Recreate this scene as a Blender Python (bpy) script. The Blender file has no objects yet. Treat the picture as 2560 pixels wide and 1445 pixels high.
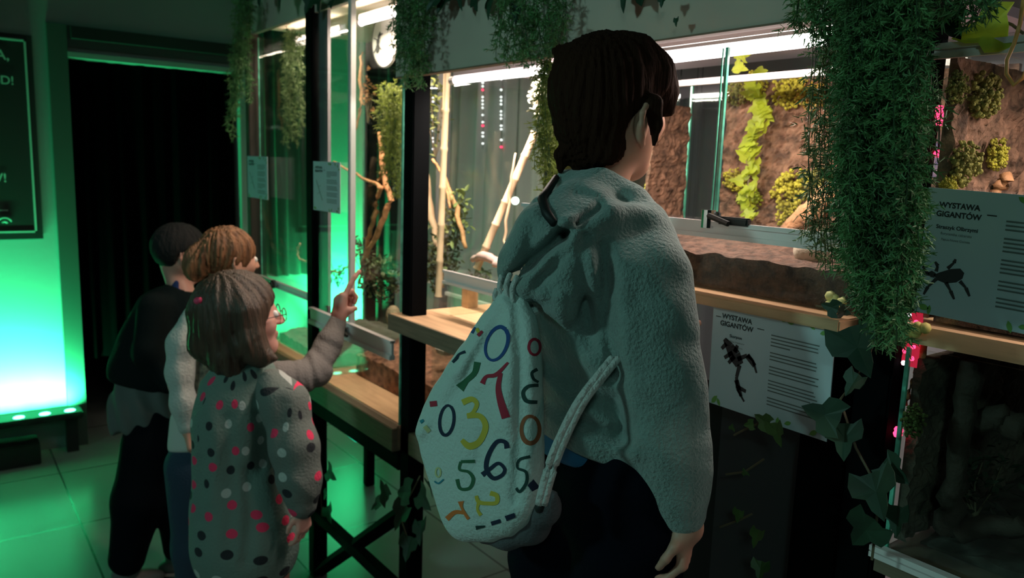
import bpy, bmesh, math, random
import numpy as np
from mathutils import Vector, Matrix
from mathutils.bvhtree import BVHTree
from mathutils.noise import noise as pnoise

SC = bpy.context.scene
COL = SC.collection
W, H, F = 2560, 1445, 1950.0
# ------------------------------------------------------------------ camera
yaw, pitch, roll = math.radians(53.07), math.radians(8.99), math.radians(1.99)
CAM = np.array([0, 0, 1.45])
cf = np.array([-math.sin(yaw)*math.cos(pitch), math.cos(yaw)*math.cos(pitch), -math.sin(pitch)])
cr = np.array([math.cos(yaw), math.sin(yaw), 0.0])
cu = np.cross(cr, cf)
cr, cu = math.cos(roll)*cr+math.sin(roll)*cu, -math.sin(roll)*cr+math.cos(roll)*cu
cd = bpy.data.cameras.new('camera'); cam = bpy.data.objects.new('camera', cd); COL.objects.link(cam)
cd.sensor_width = 36; cd.lens = 36*F/W; cd.clip_start = .05; cd.clip_end = 60
cam.matrix_world = Matrix([[cr[0], cu[0], -cf[0], 0], [cr[1], cu[1], -cf[1], 0], [cr[2], cu[2], -cf[2], 1.45], [0, 0, 0, 1]])
SC.camera = cam
cd.dof.use_dof = True; cd.dof.focus_distance = .95; cd.dof.aperture_fstop = 7.5
# ------------------------------------------------------------------ light, colour management
SC.view_settings.view_transform = 'Standard'; SC.view_settings.look = 'None'
SC.view_settings.gamma = 1; SC.view_settings.use_curve_mapping = False
SC.view_settings.exposure = 0.0
SC.cycles.transparent_max_bounces = 48
SC.cycles.max_bounces = 6
SC.cycles.sample_clamp_indirect = 3
w = bpy.data.worlds.new('world'); SC.world = w; w.use_nodes = True
w.node_tree.nodes['Background'].inputs[0].default_value = (.22, .34, .32, 1)
w.node_tree.nodes['Background'].inputs[1].default_value = .018
GREEN = (0.045, 1.0, 0.33)
def area(name, loc, target, size, power, color, spread=180, parent=None):
    l = bpy.data.lights.new(name, 'AREA'); l.energy = power; l.color = color
    l.shape = 'RECTANGLE'; l.size, l.size_y = size; l.spread = math.radians(spread)
    o = bpy.data.objects.new(name, l); COL.objects.link(o)
    d = Vector(target)-Vector(loc)
    o.matrix_world = Matrix.Translation(loc) @ d.to_track_quat('-Z', 'Y').to_matrix().to_4x4()
    if parent: o.parent = parent
    return o
# unseen teal fill lamps added behind the visitors to light their backs (their fixtures are built further down)
area('hall_fill', (-1.5, -2.2, 2.40), (-1.2, .9, .9), (.35, .25), 9.5, (.46, 1, .90), 110)
area('hall_fill', (1.2, -1.2, 2.40), (-.5, .9, 1.1), (.35, .25), 2.8, (.50, 1, .88), 110)

# ------------------------------------------------------------------ helpers
def ray(x, y): return cf + cr*(x-W/2)/F - cu*(y-H/2)/F
def on(ax, val, x, y):
    """point of the world plane axis=val seen at photo position x, y"""
    d = ray(x, y); return Vector(CAM+d*((val-CAM[ax])/d[ax]))
def q2w(q): return Vector(CAM+cr*q[0]+cu*q[1]+cf*q[2])
def w2q(p):
    p = np.array(p)-CAM; return np.array([p@cr, p@cu, p@cf])
def Q(x, y, c): return np.array([(x-W/2)/F*c, -(y-H/2)/F*c, c])

def mat(name, color, rough=.6, metal=0, emit=None, es=0, bump=0, bscale=40, var=0, vscale=6, sheen=0, spec=.5, color2=None, stretch=None, sss=0):
    m = bpy.data.materials.new(name); m.use_nodes = True; nt = m.node_tree; b = nt.nodes['Principled BSDF']
    b.inputs['Base Color'].default_value = (*color, 1); b.inputs['Roughness'].default_value = rough
    b.inputs['Metallic'].default_value = metal; b.inputs['Specular IOR Level'].default_value = spec
    if sheen: b.inputs['Sheen Weight'].default_value = sheen; b.inputs['Sheen Roughness'].default_value = .5
    if sss: b.inputs['Subsurface Weight'].default_value = sss; b.inputs['Subsurface Radius'].default_value = (.012, .005, .003); b.inputs['Subsurface Scale'].default_value = 1
    if emit: b.inputs['Emission Color'].default_value = (*emit, 1); b.inputs['Emission Strength'].default_value = es
    tc = nt.nodes.new('ShaderNodeTexCoord'); vec = tc.outputs['Object']
    if stretch:
        mp = nt.nodes.new('ShaderNodeMapping'); mp.inputs['Scale'].default_value = stretch
        nt.links.new(vec, mp.inputs['Vector']); vec = mp.outputs['Vector']
    if var or color2:
        n = nt.nodes.new('ShaderNodeTexNoise'); n.inputs['Scale'].default_value = vscale; n.inputs['Detail'].default_value = 5
        nt.links.new(vec, n.inputs['Vector'])
        r = nt.nodes.new('ShaderNodeValToRGB'); nt.links.new(n.outputs['Fac'], r.inputs['Fac'])
        c2 = color2 or tuple(min(1, c*(1+var)) for c in color)
        c1 = color if color2 else tuple(c*(1-var) for c in color)
        r.color_ramp.elements[0].position = .35; r.color_ramp.elements[0].color = (*c1, 1)
        r.color_ramp.elements[1].position = .65; r.color_ramp.elements[1].color = (*c2, 1)
        nt.links.new(r.outputs['Color'], b.inputs['Base Color'])
    if bump:
        n2 = nt.nodes.new('ShaderNodeTexNoise'); n2.inputs['Scale'].default_value = bscale; n2.inputs['Detail'].default_value = 4
        nt.links.new(vec, n2.inputs['Vector'])
        bp = nt.nodes.new('ShaderNodeBump'); bp.inputs['Strength'].default_value = bump; bp.inputs['Distance'].default_value = .01
        nt.links.new(n2.outputs['Fac'], bp.inputs['Height']); nt.links.new(bp.outputs['Normal'], b.inputs['Normal'])
    return m
def glass_mat(name, tint, gloss=.9):
    m = bpy.data.materials.new(name); m.use_nodes = True; nt = m.node_tree; nt.nodes.clear()
    out = nt.nodes.new('ShaderNodeOutputMaterial'); mix = nt.nodes.new('ShaderNodeMixShader')
    t = nt.nodes.new('ShaderNodeBsdfTransparent'); t.inputs[0].default_value = (*tint, 1)
    g = nt.nodes.new('ShaderNodeBsdfGlossy'); g.inputs['Roughness'].default_value = .03; g.inputs[0].default_value = (gloss, gloss, gloss, 1)
    fr = nt.nodes.new('ShaderNodeLayerWeight'); fr.inputs[0].default_value = .5
    pw = nt.nodes.new('ShaderNodeMath'); pw.operation = 'POWER'; pw.inputs[1].default_value = 5; nt.links.new(fr.outputs['Facing'], pw.inputs[0])
    ad = nt.nodes.new('ShaderNodeMath'); ad.operation = 'MULTIPLY_ADD'; ad.inputs[1].default_value = .75; ad.inputs[2].default_value = .025; nt.links.new(pw.outputs[0], ad.inputs[0])
    nt.links.new(ad.outputs[0], mix.inputs[0]); nt.links.new(t.outputs[0], mix.inputs[1]); nt.links.new(g.outputs[0], mix.inputs[2])
    nt.links.new(mix.outputs[0], out.inputs[0]); return m
def emis(name, color, s):
    m = bpy.data.materials.new(name); m.use_nodes = True; nt = m.node_tree; nt.nodes.clear()
    out = nt.nodes.new('ShaderNodeOutputMaterial'); e = nt.nodes.new('ShaderNodeEmission')
    e.inputs[0].default_value = (*color, 1); e.inputs[1].default_value = s
    nt.links.new(e.outputs[0], out.inputs[0]); return m

def translucent(m, c):
    nt = m.node_tree; b = nt.nodes['Principled BSDF']; out = [n for n in nt.nodes if n.type == 'OUTPUT_MATERIAL'][0]
    t = nt.nodes.new('ShaderNodeBsdfTranslucent'); t.inputs[0].default_value = (*c, 1); mx = nt.nodes.new('ShaderNodeMixShader'); mx.inputs[0].default_value = .5
    nt.links.new(b.outputs[0], mx.inputs[1]); nt.links.new(t.outputs[0], mx.inputs[2]); nt.links.new(mx.outputs[0], out.inputs[0])

class MB:
    """collects shapes, builds ONE mesh object"""
    def __init__(s): s.v = []; s.f = []; s.m = []
    def add(s, vs, fs, mi=0):
        o = len(s.v); s.v += [tuple(map(float, v)) for v in vs]; s.f += [tuple(i+o for i in f) for f in fs]; s.m += [mi]*len(fs); return s
    def box(s, a, b, mi=0, bev=0):
        (x0, y0, z0), (x1, y1, z1) = [min(p, q) for p, q in zip(a, b)], [max(p, q) for p, q in zip(a, b)]
        if not bev:
            vs = [(x, y, z) for z in (z0, z1) for y in (y0, y1) for x in (x0, x1)]
            return s.add(vs, [(0, 2, 3, 1), (4, 5, 7, 6), (0, 1, 5, 4), (2, 6, 7, 3), (0, 4, 6, 2), (1, 3, 7, 5)], mi)
        bm = bmesh.new(); bmesh.ops.create_cube(bm, size=1)
        for v in bm.verts: v.co = Vector((x0+(v.co.x+.5)*(x1-x0), y0+(v.co.y+.5)*(y1-y0), z0+(v.co.z+.5)*(z1-z0)))
        bmesh.ops.bevel(bm, geom=bm.edges[:], offset=bev, segments=2, affect='EDGES')
        bm.verts.index_update(); s.add([v.co for v in bm.verts], [[v.index for v in f.verts] for f in bm.faces], mi); bm.free(); return s
    def tube(s, pts, rad, n=8, mi=0, cap=True, jit=0, rnd=None):
        pts = [Vector(p) for p in pts]; rad = rad if hasattr(rad, '__len__') else [rad]*len(pts)
        up = Vector((0, 0, 1)); vs = []
        for i, p in enumerate(pts):
            d = (pts[min(i+1, len(pts)-1)]-pts[max(i-1, 0)]).normalized()
            u = d.cross(up if abs(d.z) < .95 else Vector((1, 0, 0))).normalized(); v = d.cross(u)
            for k in range(n):
                a = 2*math.pi*k/n; r = rad[i]*(1+(rnd.uniform(-jit, jit) if rnd else 0))
                vs.append(p+u*math.cos(a)*r+v*math.sin(a)*r)
        fs = [(i*n+k, i*n+(k+1) % n, (i+1)*n+(k+1) % n, (i+1)*n+k) for i in range(len(pts)-1) for k in range(n)]
        if cap: fs += [tuple(range(n))[::-1], tuple((len(pts)-1)*n+k for k in range(n))]
        return s.add(vs, fs, mi)
    def ball(s, c, r, mi=0, seg=8, sc=(1, 1, 1), M=None):
        vs = []; fs = []; R = max(4, seg//2+1)
        for i in range(R+1):
            t = math.pi*i/R
            for k in range(seg):
                a = 2*math.pi*k/seg; p = Vector((math.sin(t)*math.cos(a)*r*sc[0], math.sin(t)*math.sin(a)*r*sc[1], math.cos(t)*r*sc[2]))
                if M is not None: p = M @ p
                vs.append(Vector(c)+p)
        for i in range(R):
            for k in range(seg): fs.append((i*seg+k, (i+1)*seg+k, (i+1)*seg+(k+1) % seg, i*seg+(k+1) % seg))
        return s.add(vs, fs, mi)
    def build(s, name, mats, parent=None, smooth=False, loc=None):
        me = bpy.data.meshes.new(name)
        org = Vector(loc) if loc is not None else (Vector(parent['_o']) if parent is not None and '_o' in parent else Vector((0, 0, 0)))
        if parent is None and loc is None and s.v:
            a = np.array(s.v); org = Vector(((a[:, 0].min()+a[:, 0].max())/2, (a[:, 1].min()+a[:, 1].max())/2, a[:, 2].min()))
        me.from_pydata([tuple(Vector(v)-org) for v in s.v], [], s.f)
        for m in (mats if isinstance(mats, (list, tuple)) else [mats]): me.materials.append(m)
        me.polygons.foreach_set('material_index', s.m)
        if smooth: me.polygons.foreach_set('use_smooth', [True]*len(s.f))
        me.update(); o = bpy.data.objects.new(name, me); COL.objects.link(o)
        if parent is not None: o.parent = parent
        else: o.location = org
        return o
ROOTS = []
def thing(name, loc, label, cat, group=None):
    o = bpy.data.objects.new(name, None); COL.objects.link(o); o.location = loc; o.empty_display_size = .05
    o['label'] = label; o['category'] = cat; o['_o'] = [float(x) for x in loc]; ROOTS.append(o)
    if group: o['group'] = group
    return o
def sub(o, parent):
    """make mesh o a sub-part: its mesh is laid out in the same coordinates as its parent's"""
    o.parent = parent; return o
def tag(o, label, cat, group=None, kind=None):
    o['label'] = label; o['category'] = cat
    if group: o['group'] = group
    if kind: o['kind'] = kind
    return o
def struct(o): o['kind'] = 'structure'; return o
def rs(seed): return random.Random(seed)

# ------------------------------------------------------------------ implicit surfaces (for bodies, clothes, hair, the bag)
def smin(a, b, k):
    h = np.clip(.5+.5*(b-a)/k, 0, 1); return b+(a-b)*h-k*h*(1-h)
class SDF:
    """shapes given in camera-aligned metres (right, up, away); meshed with surface nets"""
    def __init__(s): s.ops = []; s.post = []
    def rc(s, a, b, ra, rb, k=.02, mode='u', kz=1.0):
        a = np.array(a, float); b = np.array(b, float); z0 = (a[2]+b[2])/2
        def fn(X, Y, Z):
            Zs = z0+(Z-z0)/kz; az = z0+(a[2]-z0)/kz; bz = z0+(b[2]-z0)/kz
            d = np.array([b[0]-a[0], b[1]-a[1], bz-az]); L = max(float(d@d), 1e-12)
            px, py, pz = X-a[0], Y-a[1], Zs-az
            t = np.clip((px*d[0]+py*d[1]+pz*d[2])/L, 0, 1)
            return (np.sqrt((px-t*d[0])**2+(py-t*d[1])**2+(pz-t*d[2])**2)-(ra+(rb-ra)*t))*min(1, kz)
        R = max(ra, rb); m = R*max(1, kz)
        s.ops.append((fn, k, mode, np.minimum(a-R, b-R)-[0, 0, m-R], np.maximum(a+R, b+R)+[0, 0, m-R])); return s
    def chain(s, nodes, k=.02, mode='u', kz=1.0):
        for (a, ra), (b, rb) in zip(nodes[:-1], nodes[1:]): s.rc(a, b, ra, rb, k, mode, kz)
        return s
    def ell(s, c, r, M=None, k=.02, mode='u'):
        c = np.array(c, float); r = np.array(r, float); M = np.eye(3) if M is None else M
        def fn(X, Y, Z):
            p = [X-c[0], Y-c[1], Z-c[2]]; l = [M[i][0]*p[0]+M[i][1]*p[1]+M[i][2]*p[2] for i in range(3)]
            k0 = np.sqrt((l[0]/r[0])**2+(l[1]/r[1])**2+(l[2]/r[2])**2); k1 = np.sqrt((l[0]/r[0]**2)**2+(l[1]/r[1]**2)**2+(l[2]/r[2]**2)**2)
            return k0*(k0-1)/np.maximum(k1, 1e-6)
        R = float(r.max()); s.ops.append((fn, k, mode, c-R, c+R)); return s
    def cut(s, pt, nrm, k=.01):
        """keep the side the normal points to"""
        pt = np.array(pt, float); n = np.array(nrm, float); n = n/np.linalg.norm(n)
        s.ops.append((lambda X, Y, Z: -((X-pt[0])*n[0]+(Y-pt[1])*n[1]+(Z-pt[2])*n[2]), k, 'i', None, None)); return s
    def fold(s, pts, amp, wid, c, z=None):
        """a ridge (amp>0) or crease running along photo positions pts at distance c"""
        P = [Q(x, y, c) for x, y in pts]
        def fn(X, Y, Z):
            best = None
            sx = X/Z*c; sy = Y/Z*c
            for a, b in zip(P[:-1], P[1:]):
                d = b[:2]-a[:2]; L = float(d@d); t = np.clip(((sx-a[0])*d[0]+(sy-a[1])*d[1])/L, 0, 1)
                e = (sx-a[0]-t*d[0])**2+(sy-a[1]-t*d[1])**2
                best = e if best is None else np.minimum(best, e)
            return -amp*np.exp(-best/(2*wid*wid))
        s.post.append(fn); return s
    def disp(s, fn): s.post.append(fn); return s
    def mesh(s, h, pad=.02):
        los = [o[3] for o in s.ops if o[2] == 'u']; his = [o[4] for o in s.ops if o[2] == 'u']
        lo = np.min(los, 0)-pad-.01; hi = np.max(his, 0)+pad+.01
        n = np.ceil((hi-lo)/h).astype(int)+1
        ax = [(lo[i]+h*np.arange(n[i])).astype(np.float32) for i in range(3)]
        D = np.full(n, 1.0, np.float32)
        for fn, k, mode, a, b in s.ops:
            if a is None: sl = (slice(None),)*3
            else:
                mg = k+.03
                i0 = np.clip(np.floor((a-mg-lo)/h).astype(int), 0, n-1); i1 = np.clip(np.ceil((b+mg-lo)/h).astype(int)+1, 1, n)
                sl = tuple(slice(i0[i], i1[i]) for i in range(3))
            X = ax[0][sl[0]][:, None, None]; Y = ax[1][sl[1]][None, :, None]; Z = ax[2][sl[2]][None, None, :]
            d = fn(X, Y, Z); cur = D[sl]
            if mode == 'u': D[sl] = smin(cur, d, k)
            elif mode == 's': D[sl] = -smin(-cur, d, k)
            else: D[sl] = -smin(-cur, -d, k)
        if s.post:
            near = np.abs(D) < .035
            idx = np.nonzero(near); X, Y, Z = ax[0][idx[0]], ax[1][idx[1]], ax[2][idx[2]]
            add = 0
            for fn in s.post: add = add+fn(X, Y, Z)
            D[idx] += add
        # the border is outside
        D[0], D[-1], D[:, 0], D[:, -1], D[:, :, 0], D[:, :, -1] = (1,)*6
        S = D < 0
        c = [S[i:n[0]-1+i, j:n[1]-1+j, l:n[2]-1+l] for i in (0, 1) for j in (0, 1) for l in (0, 1)]
        tot = sum(x.astype(np.int8) for x in c); act = (tot > 0) & (tot < 8)
        cid = np.full(act.shape, -1, np.int64); ii = np.nonzero(act); cid[ii] = np.arange(len(ii[0]))
        acc = np.zeros((len(ii[0]), 3)); cnt = np.zeros(len(ii[0])); base = np.stack(ii, 1)
        offs = [(i, j, l) for i in (0, 1) for j in (0, 1) for l in (0, 1)]
        for o1 in offs:
            for a_ in range(3):
                if o1[a_]: continue
                o2 = list(o1); o2[a_] = 1
                d1 = D[ii[0]+o1[0], ii[1]+o1[1], ii[2]+o1[2]]; d2 = D[ii[0]+o2[0], ii[1]+o2[1], ii[2]+o2[2]]
                mk = (d1 < 0) != (d2 < 0); t = d1[mk]/(d1[mk]-d2[mk])
                p = base[mk]+np.array(o1); p = p.astype(float); p[:, a_] += t
                acc[mk] += p; cnt[mk] += 1
        V = acc/cnt[:, None]*h+lo
        faces = []
        for a_ in range(3):
            b_, c_ = (a_+1) % 3, (a_+2) % 3
            s1 = [slice(None)]*3; s2 = [slice(None)]*3; s1[a_] = slice(0, -1); s2[a_] = slice(1, None)
            A, B = S[tuple(s1)], S[tuple(s2)]; e = np.stack(np.nonzero(A != B), 1)
            flip = A[tuple(e.T)]
            def cell(db, dc):
                q = e.copy(); q[:, b_] -= db; q[:, c_] -= dc; return cid[tuple(q.T)]
            q = np.stack([cell(1, 1), cell(0, 1), cell(0, 0), cell(1, 0)], 1)
            q[~flip] = q[~flip][:, ::-1]; faces.append(q)
        Fc = np.concatenate(faces)
        return V, Fc
    def build(s, name, m, parent=None, h=.005, origin=None, hook=None):
        V, Fc = s.mesh(h)
        Wp = CAM+V[:, :1]*cr+V[:, 1:2]*cu+V[:, 2:3]*cf
        if hook is not None: Wp = hook(Wp)
        org = np.array(parent['_o'] if parent is not None else (origin if origin is not None else [0, 0, 0]))
        me = bpy.data.meshes.new(name); P = (Wp-org).astype(np.float32)
        me.vertices.add(len(P)); me.vertices.foreach_set('co', P.ravel())
        me.loops.add(len(Fc)*4); me.loops.foreach_set('vertex_index', Fc.ravel().astype(np.int32))
        me.polygons.add(len(Fc)); me.polygons.foreach_set('loop_start', (np.arange(len(Fc))*4).astype(np.int32))
        me.polygons.foreach_set('use_smooth', [True]*len(Fc)); me.update(calc_edges=True); me.validate()
        for mm in (m if isinstance(m, (list, tuple)) else [m]): me.materials.append(mm)
        o = bpy.data.objects.new(name, me); COL.objects.link(o)
        if parent is not None: o.parent = parent
        else: o.location = org
        return o
def N(x, y, c, r): return (Q(x, y, c), r*c/F)
def frame3(fwd, up=None):
    """rows: side, up, forward axes in camera-aligned coordinates"""
    up = np.array([cr[2], cu[2], cf[2]]) if up is None else np.array(up, float)
    f = np.array(fwd, float); f = f/np.linalg.norm(f); sd = np.cross(f, up); sd /= np.linalg.norm(sd); u = np.cross(sd, f)
    return np.array([sd, u, f])
UPQ = np.array([cr[2], cu[2], cf[2]])
def snoise(X, Y, Z, fx, fy, fz, seed=0):
    """cheap smooth pseudo-noise"""
    r = np.random.default_rng(seed); out = 0
    for i in range(7):
        a = r.normal(size=3)*[fx, fy, fz]; out = out+np.sin(X*a[0]+Y*a[1]+Z*a[2]+r.uniform(0, 6.28))
    return out/7
def text_part(name, body, size, M, m, parent, align='LEFT', bold=0):
    """lettering as flat mesh; M maps text plane (x right, y up) to the world"""
    cu_ = bpy.data.curves.new(name, 'FONT'); cu_.body = body; cu_.size = size; cu_.align_x = align; cu_.offset = bold; cu_.space_line = 1.0
    o = bpy.data.objects.new(name, cu_); COL.objects.link(o)
    bpy.context.view_layer.update()
    me = bpy.data.meshes.new_from_object(o.evaluated_get(bpy.context.evaluated_depsgraph_get()))
    bpy.data.objects.remove(o); bpy.data.curves.remove(cu_)
    org = Vector(parent['_o']) if '_o' in parent else Vector((0, 0, 0))
    me.transform(Matrix.Translation(-org) @ M); me.materials.clear(); me.materials.append(m)
    o = bpy.data.objects.new(name, me); COL.objects.link(o); o.parent = parent; return o
# ------------------------------------------------------------------ materials
M_floor = mat('floor_tiles', (.10, .12, .115), .22, var=.15, vscale=3, bump=.05, bscale=8)
nt = M_floor.node_tree; bk = nt.nodes.new('ShaderNodeTexBrick'); tc = nt.nodes.new('ShaderNodeTexCoord')
bk.offset = 0; bk.inputs['Scale'].default_value = 1; bk.inputs['Brick Width'].default_value = .6; bk.inputs['Row Height'].default_value = .6; bk.inputs['Mortar Size'].default_value = .004
bk.inputs['Color1'].default_value = (.34, .37, .36, 1); bk.inputs['Color2'].default_value = (.30, .34, .33, 1); bk.inputs['Mortar'].default_value = (.05, .06, .055, 1)
nt.links.new(tc.outputs['Object'], bk.inputs['Vector']); nt.links.new(bk.outputs['Color'], nt.nodes['Principled BSDF'].inputs['Base Color'])
M_wall = mat('painted_wall', (.30, .36, .35), .75, bump=.05, bscale=60)
M_wallback = mat('lilac_grey_wall', (.52, .46, .55), .8, bump=.05)
M_dark = mat('black_paint', (.008, .010, .010), .6)
M_pier = mat('dark_trim_paint', (.05, .075, .065), .6)
M_ceil = mat('black_ceiling', (.02, .025, .022), .9)
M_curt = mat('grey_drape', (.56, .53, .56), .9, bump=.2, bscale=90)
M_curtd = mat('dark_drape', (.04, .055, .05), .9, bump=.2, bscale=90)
M_steel = mat('black_powder_coated_steel', (.0035, .004, .0045), .9, spec=.03)
M_ply = mat('plywood', (.66, .40, .22), .5, var=.12, vscale=4, stretch=(2, 14, 14), bump=.05)
M_plyd = mat('plywood_edge', (.20, .15, .10), .6, var=.15, vscale=5, stretch=(2, 2, 30))
M_fascia = mat('beige_fascia_board', (.55, .44, .38), .65, var=.1, vscale=3)
M_lid = mat('pale_lid_board', (.85, .72, .55), .6, var=.06)
M_glass = glass_mat('clear_glass', (.955, .985, .97))
M_edge = mat('green_glass_edge', (.16, .62, .45), .25, var=.35, vscale=30)
M_alu = mat('aluminium_rail', (.88, .80, .80), .4)
M_lock = mat('chrome_lock', (.75, .75, .78), .15, metal=1)
M_tube = emis('tube_light_glow', (1.0, .86, .84), 9)
M_lampbody = mat('lamp_housing', (.7, .68, .68), .4)
M_paper = mat('white_card', (.58, .68, .74), .5)
M_ink = mat('black_ink', (.03, .035, .04), .6)
M_grey = mat('grey_ink', (.16, .19, .19), .6)
M_inkleaf = mat('printed_green', (.20, .42, .10), .6)
M_soil = mat('brown_soil', (.085, .045, .03), .95, bump=.8, bscale=120, var=.5, vscale=60)
M_soil2 = mat('reddish_bark_chips', (.26, .12, .07), .9, bump=.8, bscale=120, var=.5, vscale=40)
M_rock = mat('pale_gravel', (.50, .40, .34), .8, var=.3, vscale=20)
M_cork = mat('cork_bark', (.20, .105, .065), .9, bump=1, bscale=70, var=.65, vscale=38)
M_moss = mat('yellow_moss', (.40, .36, .035), .9, var=.4, vscale=40)
M_mossd = mat('olive_moss', (.22, .20, .045), .9, var=.4, vscale=40)
M_mosso = mat('ochre_moss', (.36, .22, .03), .9, var=.4, vscale=40)
M_leafy = mat('lime_leaf', (.42, .50, .03), .5, var=.25, vscale=25)
M_bamboo = mat('bamboo_cane', (.72, .50, .32), .45, var=.15, vscale=14)
M_branch = mat('orange_brown_branch', (.62, .29, .13), .7, bump=.6, bscale=60, var=.3, vscale=30)
M_branchd = mat('brown_branch', (.055, .036, .026), .8, bump=.6, bscale=60, var=.3)
M_fern = mat('artificial_fern', (.11, .25, .085), .6, var=.35, vscale=14)
M_fernl = mat('pale_artificial_fern', (.16, .24, .09), .6, var=.3, vscale=14)
M_ferny = mat('yellow_green_fern', (.17, .22, .05), .6, var=.3, vscale=14)
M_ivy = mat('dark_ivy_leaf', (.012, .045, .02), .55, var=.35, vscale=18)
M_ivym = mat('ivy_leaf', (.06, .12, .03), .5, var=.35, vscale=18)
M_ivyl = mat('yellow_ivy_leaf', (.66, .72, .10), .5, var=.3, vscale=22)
M_stem = mat('vine_stem', (.16, .12, .07), .7)
M_white = mat('white_enamel', (.85, .84, .80), .4)
M_stone = mat('cream_stone', (.62, .52, .40), .7, bump=.4, bscale=50, var=.15)
M_redled = emis('red_led', (1, .03, .10), 5); M_whiteled = emis('white_led', (1, .85, .9), 3)
M_spot = emis('reflected_lamp_glow', (1, .97, .9), 7)
M_blue = emis('blue_mirrored_glow', (.05, .25, 1), 1.4)
M_cable = mat('orange_cable', (.95, .42, .12), .4)
for m_, c_ in ((M_ivyl, (.75, .85, .15)), (M_leafy, (.5, .6, .05)), (M_ferny, (.2, .26, .05))): translucent(m_, c_)

# ------------------------------------------------------------------ room
WX = -4.26
def plain(name, a, b, m): return struct(MB().box(a, b).build(name, m))
plain('floor', (-6.4, -3.2, -.05), (2.2, 2.8, 0), M_floor)
plain('ceiling', (-6.4, -3.2, 2.62), (2.2, 2.8, 2.67), M_ceil)
plain('wall_back', (WX-.1, 2.66, 0), (2.2, 2.76, 2.62), M_wallback)
plain('wall_right', (2.1, -3.2, 0), (2.2, 2.66, 2.62), M_dark)
plain('wall_rear', (-6.4, -3.2, 0), (2.1, -3.1, 2.62), M_dark)
# left wall with its doorway
DY0, DY1, DZ = .56, 1.36, 1.90
o = MB().box((WX-.12, -3.1, 0), (WX, DY0, 2.62)).box((WX-.12, DY0, DZ+.0), (WX, DY1, 2.62)).box((WX-.12, DY1, 0), (WX, 2.66, 2.62)).build('wall_left', M_wall); struct(o)
plain('wall_corridor', (-5.92, -.6, 0), (-5.82, 2.6, 2.62), M_dark)
plain('wall_corridor_side', (-5.82, 2.0, 0), (WX-.12, 2.1, 2.62), M_dark)
plain('wall_corridor_end', (-5.82, -.2, 0), (WX-.12, -.1, 2.62), M_dark)
# door surround: pilaster, header beam with a drape pelmet
plain('trim_1', (WX, DY0-.075, .0), (WX+.025, DY0+.005, 2.02), M_pier)
plain('trim_2', (WX, DY0+.005, DZ+.02), (WX+.02, DY1+.05, 2.02), M_pier)
plain('trim_3', (WX-.10, DY0+.005, DZ-.025), (WX+.03, DY1, DZ+.0), mat('grey_door_lintel', (.30, .36, .33), .5))
plain('trim_4', (WX+.02, DY0+.02, 1.96), (WX+.05, DY1-.02, 2.015), M_dark)
# black drape hanging in the doorway down to knee height
def drape(name, p0, p1, z0, z1, m, folds, amp, label, cat, seed=0, kind=None):
    p0, p1 = Vector((*p0, 0)), Vector((*p1, 0)); d = p1-p0; L = d.length; d.normalize(); n = Vector((-d.y, d.x, 0)); r = rs(seed)
    nx = folds*10; nz = 14; ph = [r.uniform(0, 6.28) for _ in range(5)]
    vs = []; fs = []
    for t in (0, .006):
        for i in range(nx+1):
            u = i/nx
            a = math.sin(u*folds*6.28+ph[0])+.45*math.sin(u*folds*10.1+ph[1])+.3*math.sin(u*folds*3.3+ph[2])
            for k in range(nz+1):
                v = k/nz; z = z0+(z1-z0)*v
                p = p0+d*(u*L)+n*(a*amp*(1-.35*v)+t+.01*math.sin(v*5+ph[3]+u*9)); vs.append((p.x, p.y, z))
    S = (nx+1)*(nz+1)
    for i in range(nx):
        for k in range(nz):
            a = i*(nz+1)+k; fs += [(a, a+nz+1, a+nz+2, a+1), (S+a, S+a+1, S+a+nz+2, S+a+nz+1)]
    mb = MB(); mb.add(vs, fs); o = mb.build(name, m, smooth=True)
    tag(o, label, cat); return o
drape('curtain', (WX-.05, DY0+.02), (WX-.05, DY1-.02), .42, 1.875, mat('black_velvet', (.0012, .0015, .0018), 1, spec=0), 9, .018,
      'black curtain filling the dark doorway in the left wall', 'curtain', 1)
drape('curtain', (WX+.05, 1.40), (WX+.05, 1.77), .80, 2.45, mat('deep_green_drape', (.035, .09, .06), .9), 6, .02, 'dark green drape seen through the leftmost tank', 'curtain', 6)
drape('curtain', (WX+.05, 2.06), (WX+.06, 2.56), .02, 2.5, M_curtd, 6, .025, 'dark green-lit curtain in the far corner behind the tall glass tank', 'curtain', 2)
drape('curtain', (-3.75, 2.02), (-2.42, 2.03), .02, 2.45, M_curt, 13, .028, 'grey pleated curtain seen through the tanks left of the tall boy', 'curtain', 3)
drape('curtain', (-2.7, 2.56), (-1.9, 2.58), .02, 1.75, mat('slate_drape', (.10, .105, .12), .9), 6, .02, 'slate curtain behind the glass just  right face', 'curtain', 4)

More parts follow.
